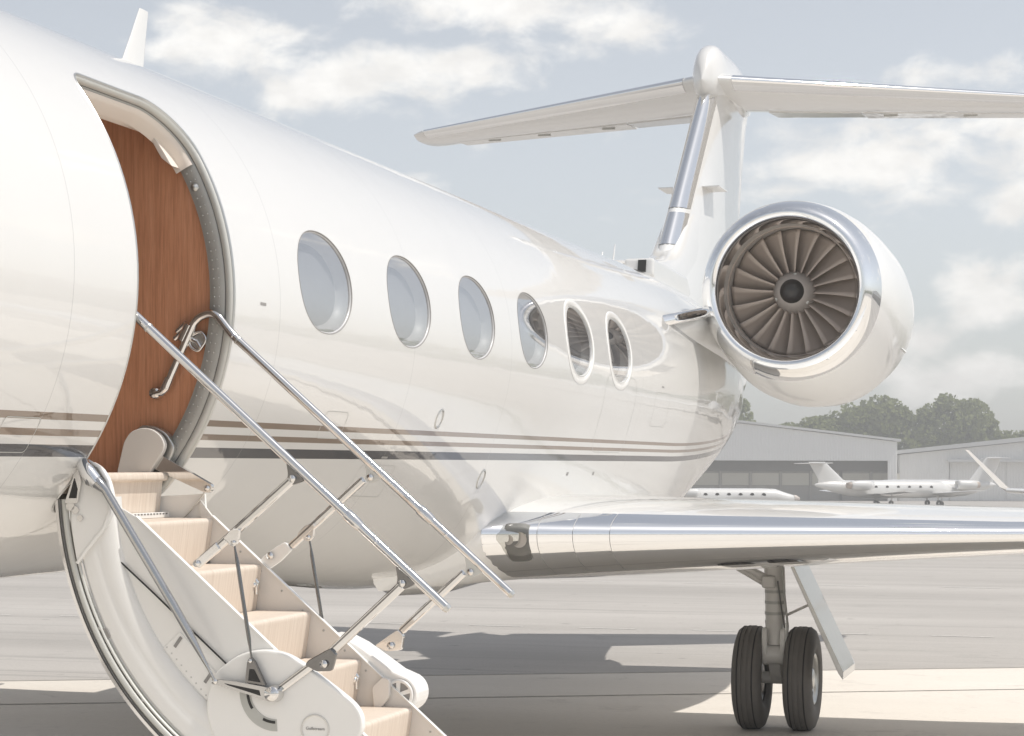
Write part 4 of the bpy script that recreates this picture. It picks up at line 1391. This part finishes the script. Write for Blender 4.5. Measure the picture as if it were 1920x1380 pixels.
fl = lambda z: 22.0 + (z - 4.48) * (24.42 - 22.0) / (6.70 - 4.48)
fin_r = []
for z, dx, ch, th in [(3.7, -0.35, 5.3, 0.105), (4.1, -0.3, 5.1, 0.10), (4.35, -0.1, 4.75, 0.098), (4.5, 0.0, 4.5, 0.098), (5.2, 0, 3.95, 0.10), (6.0, 0, 3.35, 0.105), (6.6, 0, 2.95, 0.112), (6.85, 0, 2.85, 0.118)]:
    fin_r.append(fin_ring(z, fl(z) + dx, ch, th))
fin = MB().loft(fin_r).build('vertical_fin', 'white_paint', jet)
# bullet fairing over the tailplane
rings = []
for i in range(34):
    u = i / 33
    x = 24.22 + 3.4 * u
    k_ = min(1.0, math.sqrt(max(0.0, 1 - (1 - min(1, u / 0.16)) ** 2))) * (1 - max(0, (u - 0.45) / 0.55) ** 1.8)
    k_ = max(k_, 0.02)
    h = 0.39 * k_
    wv = (0.175 + 0.055 * min(1, u / 0.4)) * k_
    zc = 6.91 - 0.12 * (1 - min(1, u / 0.16))
    rings.append([(x, wv * math.copysign(abs(math.cos(2 * math.pi * q / 28)) ** 0.8, math.cos(2 * math.pi * q / 28)), zc + h * math.sin(2 * math.pi * q / 28) * (1.0 if math.sin(2 * math.pi * q / 28) > 0 else 0.75)) for q in range(28)])
MB().loft(rings).build('bullet_fairing', 'white_paint', fin)
# polished fin leading edge, in two lengths
for za, zb, nm in ((4.62, 5.02, 'fin_leading_edge'), (5.08, 6.72, 'fin_leading_edge')):
    rr = []
    for i in range(9):
        z = za + (zb - za) * i / 8
        ch = np.interp(z, [4.5, 5.2, 6.0, 6.85], [4.5, 3.95, 3.35, 2.85]); th = np.interp(z, [4.5, 5.2, 6.85], [0.098, 0.10, 0.118])
        xl = fl(z)
        ring = []
        for us, sg in (([0.25 * (j / 8) ** 2 for j in range(8, -1, -1)], 1), ([0.25 * (j / 8) ** 2 for j in range(1, 9)], -1)):
            for u_ in us:
                u = u_ / ch
                yv = 5 * 0.11 * (0.2969 * math.sqrt(u) - 0.126 * u - 0.3516 * u * u + 0.2843 * u ** 3 - 0.1036 * u ** 4) * ch * th / 0.11
                ring.append((xl + u_ - 0.004, sg * (yv + 0.004), z))
        rr.append(ring)
    MB().loft(rr, True, False, closed=False).build(nm, 'polished_alloy', fin)
# small vanes on the fin sides
for sgn in (-1, 1):
    MB().box((23.45, sgn * 0.16 if sgn > 0 else -0.36, 5.40), (23.95, 0.36 if sgn > 0 else -0.16, 5.412)).build('fin_vane', 'white_paint', fin)
# dorsal fairing with ram-air scoop and aerials
rings = []
for i in range(24):
    u = i / 23
    x = 18.7 + 5.0 * u
    zt = float(np.interp(x, [18.7, 19.3, 21.6, 22.1, 22.7, 23.7], [4.08, 4.17, 4.40, 4.52, 4.95, 5.6]))
    wv = float(np.interp(x, [18.7, 19.6, 21.0, 23.7], [0.05, 0.16, 0.24, 0.22]))
    zb = 3.55
    ring = []
    for k_ in range(17):
        t = k_ / 16 * 2 - 1
        ring.append((x, wv * t * 2.0 if abs(t) > 0.98 else wv * math.sin(t * 1.5), zb + (zt - zb) * (1 - abs(t) ** 4)))
    rings.append(ring)
dors = MB().loft(rings).build('dorsal_fairing', 'white_paint', jet)
MB().prism_y([(19.62, 4.05), (19.66, 4.215), (21.3, 4.17), (21.5, 4.02), (21.3, 3.9), (19.8, 3.9)], -0.42, -0.12).build('air_scoop', 'white_paint', dors, 0.03)
MB().prism_y([(19.612, 4.075), (19.642, 4.195), (19.70, 4.195), (19.70, 4.075)], -0.345, -0.265).build('scoop_mouth', 'dark_recess', dors)
for (x, z, h) in ((18.75, 4.05, 0.15), (19.25, 4.08, 0.24)):
    MB().tube([(x, -0.10, z), (x + 0.12, -0.10, z + h)], [0.012, 0.005], 8).build('whip_aerial', 'white_paint', dors)
# blade aerial on the crown
MB().loft([[(xl + u * ch, v * ch * 0.9, z) for u, v in naca(10, 0.10, 0)] for z, xl, ch in ((4.06, 9.18, 0.36), (4.11, 9.21, 0.31), (4.20, 9.27, 0.24), (4.35, 9.37, 0.165), (4.50, 9.465, 0.10))]).build('blade_aerial', 'white_paint', jet)
MB().loft([[(9.10 + 0.02 * i + u * (0.50 - .04 * i), v * 0.5, 4.098 + 0.008 * i) for u, v in naca(10, 0.22, 0)] for i in range(2)]).build('aerial_base', 'white_paint', jet)

# tailplane
TZ = 6.83


def t_le(y): return 24.36 + abs(y) * math.tan(R(32.4))


for sgn in (-1, 1):
    rings = []
    for y in [0.0, 0.3, 1.2, 2.4, 3.6, 4.55, 4.72, 4.80]:
        ch = float(np.interp(y, [0, 4.55, 4.72, 4.80], [2.95, 1.30, 1.12, 0.7]))
        xl = t_le(y) + (0.10 if y == 4.72 else 0.38 if y == 4.80 else 0)
        t = 0.085 if y < 4.6 else 0.06
        cut_ = 0.70 if y < 4.4 else 0.985
        def yt_(u): return 5 * t * (0.2969 * math.sqrt(u) - 0.126 * u - 0.3516 * u * u + 0.2843 * u ** 3 - 0.1036 * u ** 4)
        us_ = [cut_ * (1 - math.cos(math.pi / 2 * i / 18)) for i in range(19)]
        rings.append([(xl + u * ch, sgn * y, TZ + yt_(u) * ch) for u in us_[::-1]] + [(xl + u * ch, sgn * y, TZ - yt_(u) * ch) for u in us_[1:]])
    tail = MB().loft(rings).build('tailplane', 'white_paint', jet)
    # elevator: separate surface behind a dark hinge slot
    for (ya, yb, dz) in ((0.42, 1.55, 0.0), (1.57, 4.25, -0.012)):
        rings = []
        for i in range(6):
            y = ya + (yb - ya) * i / 5
            ch = float(np.interp(y, [0, 4.55], [2.95, 1.30]))
            xh = t_le(y) + ch * 0.71; xt = t_le(y) + ch
            th_ = ch * 0.026
            rings.append([(xh, sgn * y, TZ + th_), (xt, sgn * y, TZ + 0.006 + dz), (xt, sgn * y, TZ - 0.006 + dz), (xh, sgn * y, TZ - th_), (xh - 0.03, sgn * y, TZ)])
        MB().loft(rings, False).build('elevator', 'white_paint', tail)
    rr = []
    for i in range(12):
        y = 0.30 + (4.5 - 0.30) * i / 11
        ch = float(np.interp(y, [0, 4.55], [2.95, 1.30])); xl = t_le(y)
        ring = []
        for us, sg in (([0.24 * (j / 8) ** 2 for j in range(8, -1, -1)], 1), ([0.24 * (j / 8) ** 2 for j in range(1, 9)], -1)):
            for u_ in us:
                u = u_ / ch
                yv = 5 * 0.085 * (0.2969 * math.sqrt(u) - 0.126 * u - 0.3516 * u * u + 0.2843 * u ** 3 - 0.1036 * u ** 4) * ch
                ring.append((xl + u_ - 0.003, sgn * y, TZ + sg * (yv + 0.003)))
        rr.append(ring)
    MB().loft(rr, True, False, closed=False).build('tailplane_leading_edge', 'polished_alloy', tail)
    for yf in (1.9, 2.9, 3.7):
        ch = float(np.interp(yf, [0, 4.55], [2.95, 1.30]))
        MB().box((t_le(yf) + ch * 0.80, sgn * yf - 0.09, TZ - ch * 0.026 - 0.004), (t_le(yf) + ch * 0.82, sgn * yf + 0.09, TZ - ch * 0.012)).build('hinge_bracket', 'jamb_grey', tail, 0.005)

# ------------------------------------------------------------------ main landing gear
def wheel(parent, x, y, outward):
    t = MB().lathe([(-0.085, 0.205), (-0.112, 0.235), (-0.120, 0.30), (-0.117, 0.355), (-0.100, 0.402), (-0.070, 0.424), (-0.0, 0.431), (0.070, 0.424), (0.100, 0.402), (0.117, 0.355), (0.120, 0.30), (0.112, 0.235), (0.085, 0.205)], (x, y, 0.431), 'y', 64).build('tyre', 'tyre', parent)
    for g in (-0.062, -0.022, 0.022, 0.062):
        MB().lathe([(g - 0.005, 0.4335 - abs(g) * 0.09), (g - 0.004, 0.4255), (g + 0.004, 0.4255), (g + 0.005, 0.4335 - abs(g) * 0.09)], (x, y, 0.431), 'y', 64).build('tread_groove', 'dark_recess', parent)
    o_ = outward
    MB().lathe([(o_ * 0.075, 0.208), (o_ * 0.098, 0.212), (o_ * 0.104, 0.202), (o_ * 0.080, 0.19), (o_ * 0.050, 0.15), (o_ * 0.052, 0.10), (o_ * 0.085, 0.085), (o_ * 0.095, 0.06), (o_ * 0.10, 0.0)], (x, y, 0.431), 'y', 48).build('rim', 'satin_metal', parent)
    MB().lathe([(-o_ * 0.075, 0.208), (-o_ * 0.06, 0.19), (-o_ * 0.02, 0.15), (-o_ * 0.02, 0.0)], (x, y, 0.431), 'y', 48).build('rim', 'satin_metal', parent)
    MB().lathe([(-o_ * 0.085, 0.0), (-o_ * 0.085, 0.12), (-o_ * 0.02, 0.14), (-o_ * 0.02, 0.0)], (x, y, 0.431), 'y', 32).build('brake_drum', 'fan_hub', parent)
    mb = MB()
    for q in range(10):
        a = 2 * math.pi * q / 10
        mb.tube([(x + 0.165 * math.sin(a), y + o_ * 0.062, 0.431 + 0.165 * math.cos(a)), (x + 0.165 * math.sin(a), y + o_ * 0.070, 0.431 + 0.165 * math.cos(a))], 0.020, 10)
    tag(mb.build('rim_holes', 'dark_recess', parent), None, kind='stuff')


GX, GY = 17.13, 2.02
for sgn in (-1, 1):
    gear = empty('landing_gear', jet)
    y = -GY if sgn < 0 else 2.48
    wheel(gear, GX, y - 0.21, -1)
    wheel(gear, GX, y + 0.21, 1)
    MB().tube([(GX, y - 0.27, 0.431), (GX, y + 0.27, 0.431)], 0.05, 16).build('axle', 'gear_paint', gear)
    MB().tube([(GX - 0.14, y - 0.02 * sgn, 1.72), (GX - 0.12, y, 1.22), (GX - 0.115, y, 0.90)], [0.085, 0.085, 0.080], 24).build('oleo_cylinder', 'gear_paint', gear)
    for zc in (0.98, 1.07, 1.16):
        MB().tube([(GX - 0.117, y, zc - 0.012), (GX - 0.118, y, zc + 0.012)], 0.087, 24).build('hose_band', 'jamb_grey', gear)
    MB().tube([(GX - 0.115, y, 0.92), (GX - 0.11, y, 0.80), (GX - 0.108, y, 0.72)], [0.086, 0.074, 0.07], 24).build('oleo_collar', 'gear_paint', gear)
    # trailing-link fork
    for q in (-1, 1):
        MB().prism_y(round_poly([(GX - 0.22, 0.86), (GX - 0.06, 0.86), (GX - 0.05, 0.62), (GX - 0.09, 0.55), (GX - 0.19, 0.55), (GX - 0.23, 0.64)], 0.04), y + q * 0.075 - 0.022, y + q * 0.075 + 0.022).build('fork_cheek', 'gear_paint', gear, 0.01)
    MB().tube([(GX - 0.14, y - 0.07, 0.635), (GX - 0.14, y + 0.07, 0.635)], 0.082, 22).build('link_pivot', 'gear_paint', gear)
    MB().prism_y([(GX - 0.20, 0.60), (GX - 0.10, 0.70), (GX + 0.06, 0.46), (GX + 0.03, 0.38), (GX - 0.05, 0.40)], y - 0.05, y + 0.05).build('trailing_link', 'gear_paint', gear, 0.012)
    # side brace up to the wing, with its clevis block
    for zo, rr_ in ((0.0, 0.034), (-0.055, 0.022)):
        MB().tube([(GX - 0.16, y - sgn * 0.02, 1.24 + zo), (GX - 0.30, y - sgn * 0.50, 1.50 + zo * 0.4)], rr_, 14).build('side_brace', 'gear_paint', gear)
    MB().box((GX - 0.27, y - 0.0 + sgn * 0.0 - 0.02, 1.19), (GX - 0.15, y + 0.09, 1.29)).build('brace_block', 'gear_paint', gear, 0.02)
    MB().tube([(GX - 0.22, y + sgn * 0.07, 1.45), (GX - 0.23, y + sgn * 0.085, 1.22), (GX - 0.215, y + sgn * 0.10, 1.05), (GX - 0.19, y + sgn * 0.115, 0.88), (GX - 0.16, y + sgn * 0.10, 0.70)], 0.010, 8).build('brake_hose', 'jamb_grey', gear)
    MB().tube([(GX - 0.24, y + sgn * 0.04, 1.25), (GX - 0.235, y + sgn * 0.07, 1.02), (GX - 0.20, y + sgn * 0.09, 0.86)], 0.007, 8).build('brake_hose', 'gasket', gear)
    MB().box((GX - 0.20, y + sgn * 0.09 - 0.018, 0.74), (GX - 0.15, y + sgn * 0.09 + 0.018, 0.90)).build('valve_block', 'satin_metal', gear, 0.006)
    MB().tube([(GX - 0.12, y + sgn * 0.09, 0.96), (GX - 0.15, y + sgn * 0.38, 1.10)], 0.011, 8).build('door_rod', 'gear_paint', gear)
    # outer gear door hanging from the wing
    g_ = y - sgn * GY
    poly = [(g_ + sgn * 2.14, 1.60), (g_ + sgn * 2.165, 1.60), (g_ + sgn * 2.655, 0.565), (g_ + sgn * 2.65, 0.50), (g_ + sgn * 2.612, 0.555)]
    MB().prism_x(poly, 16.42, 17.18).build('gear_door', 'white_paint', gear, 0.006)

# nose gear, simple twin wheel leg far forward
ng = empty('nose_gear', jet)
for q in (-1, 1):
    MB().lathe([(-0.06, 0.13), (-0.075, 0.2), (-0.06, 0.25), (0, 0.268), (0.06, 0.25), (0.075, 0.2), (0.06, 0.13)], (4.9, q * 0.17, 0.268 - 0.104), 'y', 40).build('tyre', 'tyre', ng)
    MB().lathe([(-0.03, 0), (-0.05, 0.135), (0.05, 0.135), (0.03, 0)], (4.9, q * 0.17, 0.164), 'y', 32).build('rim', 'satin_metal', ng)
MB().tube([(4.9, -0.2, 0.164), (4.9, 0.2, 0.164)], 0.04, 12).build('axle', 'gear_paint', ng)
MB().tube([(4.9, 0, 0.17), (4.85, 0, 1.9)], 0.07, 18).build('oleo_cylinder', 'gear_paint', ng)

# cockpit side windows on the nose
for sgn in (1, -1):
    for (xa, xb, pa, pb) in ((3.25, 3.95, 0.42, 0.95), (4.05, 4.75, 0.40, 0.85)):
        vv, nn, ff = [], [], []
        for i in range(7):
            for j in range(7):
                x = xa + (xb - xa) * i / 6; ph = pa + (pb - pa) * j / 6
                if sgn < 0: ph = math.pi - ph
                vv.append(surf(x, ph, 0.006)); nn.append(snorm(x, ph))
        for i in range(6):
            for j in range(6):
                ff.append((i * 7 + j, i * 7 + j + 1, (i + 1) * 7 + j + 1, (i + 1) * 7 + j))
        skin_mesh('cockpit_window', vv, ff, nn, 'spinner_dark', jet)


# ================================================================== BACKGROUND
# ------------------------------------------------------------------ hangars
h1 = empty('hangar', loc=(232.0, 36.0, 0))
h1.rotation_euler.z = R(14)
tag(h1, 'white open-fronted hangar with sloping roofline, left of the parked jets', 'hangar')
HW = 17.6
g = [(-HW, 0), (-HW, 6.7), (0, 8.75), (HW, 6.7), (HW, 0), (HW - 0.95, 0), (HW - 0.95, 4.55), (-HW + 0.95, 4.55), (-HW + 0.95, 0)]
MB().prism_x(g, 0.0, 0.3).build('gable_wall', 'metal_cladding', h1)
MB().prism_x([(-HW - 0.5, 6.72), (0, 8.85), (HW + 0.5, 6.72), (HW + 0.5, 6.98), (0, 9.1), (-HW - 0.5, 6.98)], -0.4, 20.0).build('roof', 'roof_sheet', h1)
for sy in (-1, 1):
    MB().box((0.3, sy * HW - 0.15, 0), (19.5, sy * HW + 0.15, 6.7)).build('side_wall', 'metal_cladding', h1)
MB().box((4.0, -HW + 0.15, 0), (4.3, HW - 0.15, 7.2)).build('back_wall', 'hangar_wall', h1)
MB().box((3.7, -HW + 0.2, 3.35), (4.0, HW - 0.2, 4.6)).build('roof_shade_band', 'steel_frame', h1)  # dark box colours in the band of shade under the roof
for q in range(10):
    y = HW - 2.0 - q * 3.45
    MB().box((3.85, y - 3.1, 1.75), (3.99, y, 3.15)).build('wall_panel', 'hangar_panel', h1)
    MB().box((3.75, y + 0.03, 0), (3.99, y + 0.3, 4.6)).build('column', 'steel_frame' if q in (8,) else 'hangar_wall', h1)
MB().box((0.05, 7.6, 0), (0.35, 8.1, 4.55)).build('door_post', 'steel_frame', h1)

h2 = empty('hangar', loc=(243.0, 4.0, 0))
h2.rotation_euler.z = R(10)
tag(h2, 'pale low hangar with shallow gable roof at the right edge, behind the winglet', 'hangar')
HW2 = 15.2
MB().prism_x([(-HW2, 0), (-HW2, 5.3), (0, 6.9), (HW2, 5.3), (HW2, 0), (9.6, 0), (9.6, 4.6), (-9.6, 4.6), (-9.6, 0)], 0, 0.3).build('gable_wall', 'metal_cladding', h2)
MB().prism_x([(-HW2 - 0.6, 5.32), (0, 6.95), (HW2 + 0.6, 5.32), (HW2 + 0.6, 5.75), (0, 7.45), (-HW2 - 0.6, 5.75)], -0.9, 24).build('roof', 'roof_sheet', h2)
for sy in (-1, 1):
    MB().box((0.3, sy * HW2 - 0.15, 0), (23.5, sy * HW2 + 0.15, 5.3)).build('side_wall', 'metal_cladding', h2)
for q in range(6):
    y = 9.5 - 3.2 * q
    if q < 3: MB().box((0.34 + 0.12 * (q % 2), y - 3.25, 0.02), (0.44 + 0.12 * (q % 2), y, 4.58)).build('door_leaf', 'metal_cladding', h2)
MB().box((14, -HW2 + 0.15, 0), (14.3, HW2 - 0.15, 6.0)).build('back_wall', 'hangar_wall', h2)
MB().box((-0.95, -9.8, 4.45), (-0.05, 9.8, 4.75)).build('door_track', 'roof_sheet', h2)

h3 = empty('hangar', loc=(96.0, -74.0, 0))
h3.rotation_euler.z = R(-38)
tag(h3, 'long white hangar off to the right, mirrored in the fuselage side', 'hangar')
MB().prism_x([(-30, 0), (-30, 7), (0, 9.5), (30, 7), (30, 0)], 0, 0.3).build('gable_wall', 'metal_cladding', h3)
MB().prism_x([(-30.6, 7.02), (0, 9.55), (30.6, 7.02), (30.6, 7.3), (0, 9.85), (-30.6, 7.3)], -0.5, 30).build('roof', 'roof_sheet', h3)
for q in range(7):
    MB().box((-0.12, -26 + 7.6 * q, 0.02), (-0.02, -26 + 7.6 * q + 6.8, 5.6)).build('door_leaf', 'hangar_wall', h3)


# ------------------------------------------------------------------ parked aircraft (nose along +x of their own frame)
def parked_jet(name, label, loc, rot, L=14.0, rf=0.8, fin_h=4.3, span=7.2, nose_mat='white_paint', winglet=False, zf=1.5, dark_tip=False):
    t = empty(name, loc=(*loc, 0)); t.rotation_euler.z = R(rot)
    tag(t, label, 'jet', 'jets parked on the far apron')
    st = [(-0.5, 0.03), (-0.485, 0.2), (-0.40, 0.55), (-0.28, 0.86), (-0.15, 1), (0.25, 1), (0.34, 0.93), (0.42, 0.68), (0.47, 0.42), (0.495, 0.16), (0.5, 0.03)]
    rings = []
    for u, k_ in st:
        zc = zf + (0.45 * rf if u < -0.25 else 0) * min(1, (-0.25 - u) / 0.2 if u < -0.25 else 0) - (0.25 * rf if u > 0.4 else 0)
        rings.append([(u * L, rf * k_ * math.cos(2 * math.pi * q / 20), zc + rf * k_ * math.sin(2 * math.pi * q / 20)) for q in range(20)])
    MB().loft(rings).build('fuselage', 'white_paint', t)
    if dark_tip:
        MB().lathe([(0.462 * L, rf * 0.5), (0.48 * L, rf * 0.40), (0.497 * L, rf * 0.2), (0.503 * L, 0.01)], (0, 0, zf - 0.22 * rf), 'x', 20).build('radome', 'fan_hub', t)
    for s in (-1, 1):
        for q in range(6):
            MB().lathe([(0, 0), (0.012, 0.13), (0.0, 0.15)], (-0.12 * L + q * 0.075 * L, s * rf * 0.985, zf + 0.22 * rf), 'y', 12).build('window', 'spinner_dark', t)
        rr = []
        for y, xl, ch, z in ((0.3 * rf, 0.06 * L, 0.24 * L, zf - 0.6 * rf), (span * 0.45, -0.02 * L, 0.15 * L, zf - 0.45 * rf), (span, -0.12 * L, 0.08 * L, zf - 0.2 * rf)):
            rr.append([(xl - u * ch, s * y, z + v * ch) for u, v in naca(12, 0.11, 0)])
        wg = MB().loft(rr).build('wing', 'white_paint', t)
        if winglet:
            r2 = []
            for k_, (dy, dz, xl, ch) in enumerate(((0, 0, -0.12 * L, 0.08 * L), (0.22, 0.10, -0.13 * L, 0.075 * L), (1.62, 1.42, -0.175 * L, 0.035 * L))):
                r2.append([(xl - u * ch, s * (span + dy) + s * v * ch * (0.6 if k_ else 0), zf - 0.2 * rf + dz + v * ch * (1 if not k_ else 0.5)) for u, v in naca(12, 0.11, 0)])
            MB().loft(r2).build('winglet', 'hangar_wall', wg)
        e = MB().lathe([(-0.31 * L, 0.42 * rf), (-0.30 * L, 0.5 * rf), (-0.25 * L, 0.56 * rf), (-0.19 * L, 0.56 * rf), (-0.165 * L, 0.48 * rf), (-0.167 * L, 0.40 * rf), (-0.20 * L, 0.37 * rf)], (0, s * 1.62 * rf, zf + 0.42 * rf), 'x', 24).build('engine', 'white_paint', t)
        MB().lathe([(-0.20 * L, 0.0), (-0.20 * L, 0.38 * rf)], (0, s * 1.62 * rf, zf + 0.42 * rf), 'x', 20).build('fan_face', 'fan_hub', e)
        MB().lathe([(-0.311 * L, 0.40 * rf), (-0.335 * L, 0.30 * rf), (-0.335 * L, 0.0)], (0, s * 1.62 * rf, zf + 0.42 * rf), 'x', 20).build('exhaust', 'fan_metal', e)
        MB().box((-0.30 * L, s * 0.75 * rf if s > 0 else -1.3 * rf, zf + 0.36 * rf), (-0.20 * L, 1.3 * rf if s > 0 else -0.75 * rf, zf + 0.48 * rf)).build('pylon', 'white_paint', t)
        rr = []
        for y, xl, ch in ((0, -0.435 * L, 0.10 * L), (span * 0.40, -0.485 * L, 0.05 * L)):
            rr.append([(xl - u * ch, s * y, fin_h - 0.12 + v * ch) for u, v in naca(10, 0.10, 0)])
        MB().loft(rr).build('tailplane', 'white_paint', t)
        MB().lathe([(-0.09, 0.1), (-0.1, 0.2), (0, 0.27), (0.1, 0.2), (0.09, 0.1)], (-0.04 * L, s * 1.6 * rf, 0.27), 'y', 24).build('wheel', 'tyre', t)
        MB().tube([(-0.04 * L, s * 1.6 * rf, 0.27), (-0.03 * L, s * 1.5 * rf, zf - 0.45 * rf)], 0.07, 10).build('gear_leg', 'gear_paint', t)
    rr = []
    for z, xl, ch in ((zf + 0.5 * rf, -0.24 * L, 0.24 * L), (zf + 1.05 * rf, -0.31 * L, 0.165 * L), (fin_h, -0.43 * L, 0.11 * L)):
        rr.append([(xl - u * ch, v * ch * 0.8, z) for u, v in naca(12, 0.11, 0)])
    MB().loft(rr).build('fin', 'white_paint', t)
    MB().lathe([(-0.08, 0.05), (-0.09, 0.16), (0, 0.22), (0.09, 0.16), (0.08, 0.05)], (0.36 * L, 0, 0.22), 'y', 24).build('wheel', 'tyre', t)
    MB().tube([(0.36 * L, 0, 0.22), (0.36 * L, 0, zf - 0.7 * rf)], 0.05, 10).build('gear_leg', 'gear_paint', t)
    return t


parked_jet('parked_jet', 'small white T-tail jet in front of the open hangar, its tail nearest', (183.0, 14.2), -52, 15.0, 0.78, 3.85, 7.0)
parked_jet('parked_jet', 'white jet in front of the gap between hangars, engine and tail towards the right', (186.5, 11.2), 118, 13.0, 0.80, 4.4, 6.8, zf=1.55)
parked_jet('parked_jet', 'white jet at the right edge showing a raked winglet', (70.0, -9.6), 172, 19.0, 1.0, 5.6, 8.9, winglet=True, zf=2.0)
parked_jet('parked_jet', 'low white jet with grey nose tip just beyond the polished wing edge', (143.0, 21.6), -68, 11.0, 0.60, 3.3, 5.6, zf=1.05, dark_tip=True)


# ------------------------------------------------------------------ trees
def crown_mesh(name, seed, n_clump=70, per=60, leaf=0.36):
    rng = np.random.RandomState(seed)
    cs = []
    while len(cs) < n_clump:
        p = rng.uniform(-1, 1, 3)
        r = np.linalg.norm(p)
        if 0.45 < r < 1.0: cs.append(p * (0.86 / max(r, 0.86)))
    cs = np.array(cs) * np.array([1, 1, 0.86])
    V, Fc = [], []
    for c in cs:
        cr = rng.uniform(0.16, 0.34)
        d = rng.normal(size=(per, 3)); d /= np.linalg.norm(d, axis=1)[:, None]
        rad = cr * rng.uniform(0.45, 1.0, (per, 1)) ** 0.5
        P = c + d * rad * np.array([1.1, 1.1, 0.8])
        for p in P:
            n = rng.normal(size=3) + np.array([0, 0, 0.5]); n /= np.linalg.norm(n)
            a = np.cross(n, rng.normal(size=3)); a /= np.linalg.norm(a); b = np.cross(n, a)
            s = leaf * rng.uniform(0.6, 1.3) / 5.0
            o = len(V)
            V += [p + a * s, p + b * s * 0.8, p - a * s, p - b * s * 0.8]
            Fc.append((o, o + 1, o + 2, o + 3))
    me = bpy.data.meshes.new(name)
    me.from_pydata([tuple(v) for v in V], [], Fc)
    me.materials.append(MATS['foliage'])
    return me


CROWNS = [crown_mesh('crown', 11 + i) for i in range(5)]


def trunk_mesh(seed):
    rng = random.Random(seed)
    mb = MB()
    mb.tube([(0, 0, 0), (0.02, 0.01, 0.25), (-0.01, 0.02, 0.55), (0.02, 0, 0.80)], [0.040, 0.030, 0.022, 0.008], 8)
    for i in range(6):
        a = rng.uniform(0, 6.28); z = rng.uniform(0.3, 0.6)
        mb.tube([(0, 0, z), (0.12 * math.cos(a), 0.12 * math.sin(a), z + 0.10), (0.26 * math.cos(a), 0.26 * math.sin(a), z + 0.22)], [0.016, 0.010, 0.004], 6)
    me = bpy.data.meshes.new('trunk')
    me.from_pydata(mb.v, [], mb.f); me.polygons.foreach_set('use_smooth', mb.sm)
    me.materials.append(MATS['bark'])
    return me


TRUNKS = [trunk_mesh(i) for i in range(3)]


def tree(label, x, y, h, wd, i, low=0.1, group='trees behind the hangars'):
    t = empty('tree', loc=(x, y, 0)); t.rotation_euler.z = i * 1.9
    tag(t, label, 'tree', group)
    c = bpy.data.objects.new('crown', CROWNS[i % 5]); scene.collection.objects.link(c); c.parent = t
    hz = h * (1 - low) / 2
    c.location = (0, 0, h - hz); c.scale = (wd / 2 / 1.12, wd / 2 / 1.12, hz / 1.0); c.rotation_euler.z = i * 0.7
    k_ = bpy.data.objects.new('trunk', TRUNKS[i % 3]); scene.collection.objects.link(k_); k_.parent = t
    k_.scale = (h * 0.75, h * 0.75, h)
    return t


TREES = [
    ('tall tree right beside the fuselage tail, under the engine', 300, 50.6, 16.2, 8.6),
    ('low leafy tree rising behind the hangar roof peak', 300, 41.0, 11.0, 8.0),
    ('rounded tree behind the hangar roof below the nacelle', 302, 36.4, 12.2, 8.4),
    ('bushy tree peeking under the right side of the nacelle', 303, 31.8, 14.0, 8.4),
    ('tall tree right of the nacelle, left of the tree line dip', 304, 27.6, 15.4, 8.0),
    ('shorter tree in the dip of the tree line', 305, 23.4, 12.6, 7.2),
    ('left one of the two tallest trees above the parked jet', 307, 19.2, 15.4, 7.6),
    ('right one of the two tallest trees above the parked jet', 309, 15.4, 14.9, 7.4),
    ('lower tree sloping down at the right end of the tree line', 309, 11.8, 10.2, 5.6),
    ('small pale tree top above the right hangar near the frame edge', 300, 8.2, 9.9, 5.0),
    ('second small tree top above the right hangar, at the frame edge', 302, 4.4, 9.6, 5.2),
    ('dark tree half hidden behind the two tallest trees', 318, 17.0, 12.5, 9.0),
    ('wide tree half hidden behind the bushy trees under the nacelle', 318, 33.0, 11.8, 11.0),
]
for i, (lb, x, y, h, wd) in enumerate(TREES):
    tree(lb, x, y, h, wd * 1.2, i, 0.36)

# far-off wood that rings the field, one mass
rng = np.random.RandomState(3)
V, Fc = [], []
for azd in np.arange(-178, 178, 0.42):
    if -1.5 < azd < 34: continue
    rr_ = rng.uniform(290, 330)
    cx, cy = rr_ * math.cos(R(azd)), rr_ * math.sin(R(azd))
    hgt = rng.uniform(8, 15); wdt = rng.uniform(2.5, 4.5)
    for q in range(70):
        p = rng.normal(size=3); p /= np.linalg.norm(p); p *= rng.uniform(0.5, 1) ** 0.4
        c = np.array([cx + p[0] * wdt, cy + p[1] * wdt, hgt * 0.5 + p[2] * hgt * 0.5])
        n = rng.normal(size=3); n /= np.linalg.norm(n)
        a = np.cross(n, rng.normal(size=3)); a /= np.linalg.norm(a); b = np.cross(n, a)
        s = rng.uniform(0.5, 1.2); o = len(V)
        V += [c + a * s, c + b * s, c - a * s, c - b * s]; Fc.append((o, o + 1, o + 2, o + 3))
me = bpy.data.meshes.new('woodland')
me.from_pydata([tuple(v) for v in V], [], Fc); me.materials.append(MATS['foliage'])
wd_o = bpy.data.objects.new('woodland', me); scene.collection.objects.link(wd_o)
tag(wd_o, 'distant belt of woodland round the airfield', kind='stuff')

# ------------------------------------------------------------------ summer haze over the airfield
hz = MB().box((-1550, -1550, -1.0), (1550, 1550, 18.5)).build('haze', 'white_paint')
tag(hz, 'thin bright summer haze over the airfield', kind='stuff')
hm = bpy.data.materials.new('haze_air'); hm.use_nodes = True
hm.node_tree.nodes.clear()
_pv = hm.node_tree.nodes.new('ShaderNodeVolumePrincipled')
_pv.inputs['Color'].default_value = (0.97, 0.97, 0.96, 1)
_pv.inputs['Density'].default_value = 0.0020
_pv.inputs['Anisotropy'].default_value = 0.2
_ho = hm.node_tree.nodes.new('ShaderNodeOutputMaterial')
hm.node_tree.links.new(_pv.outputs[0], _ho.inputs['Volume'])
hz.data.materials.clear(); hz.data.materials.append(hm)
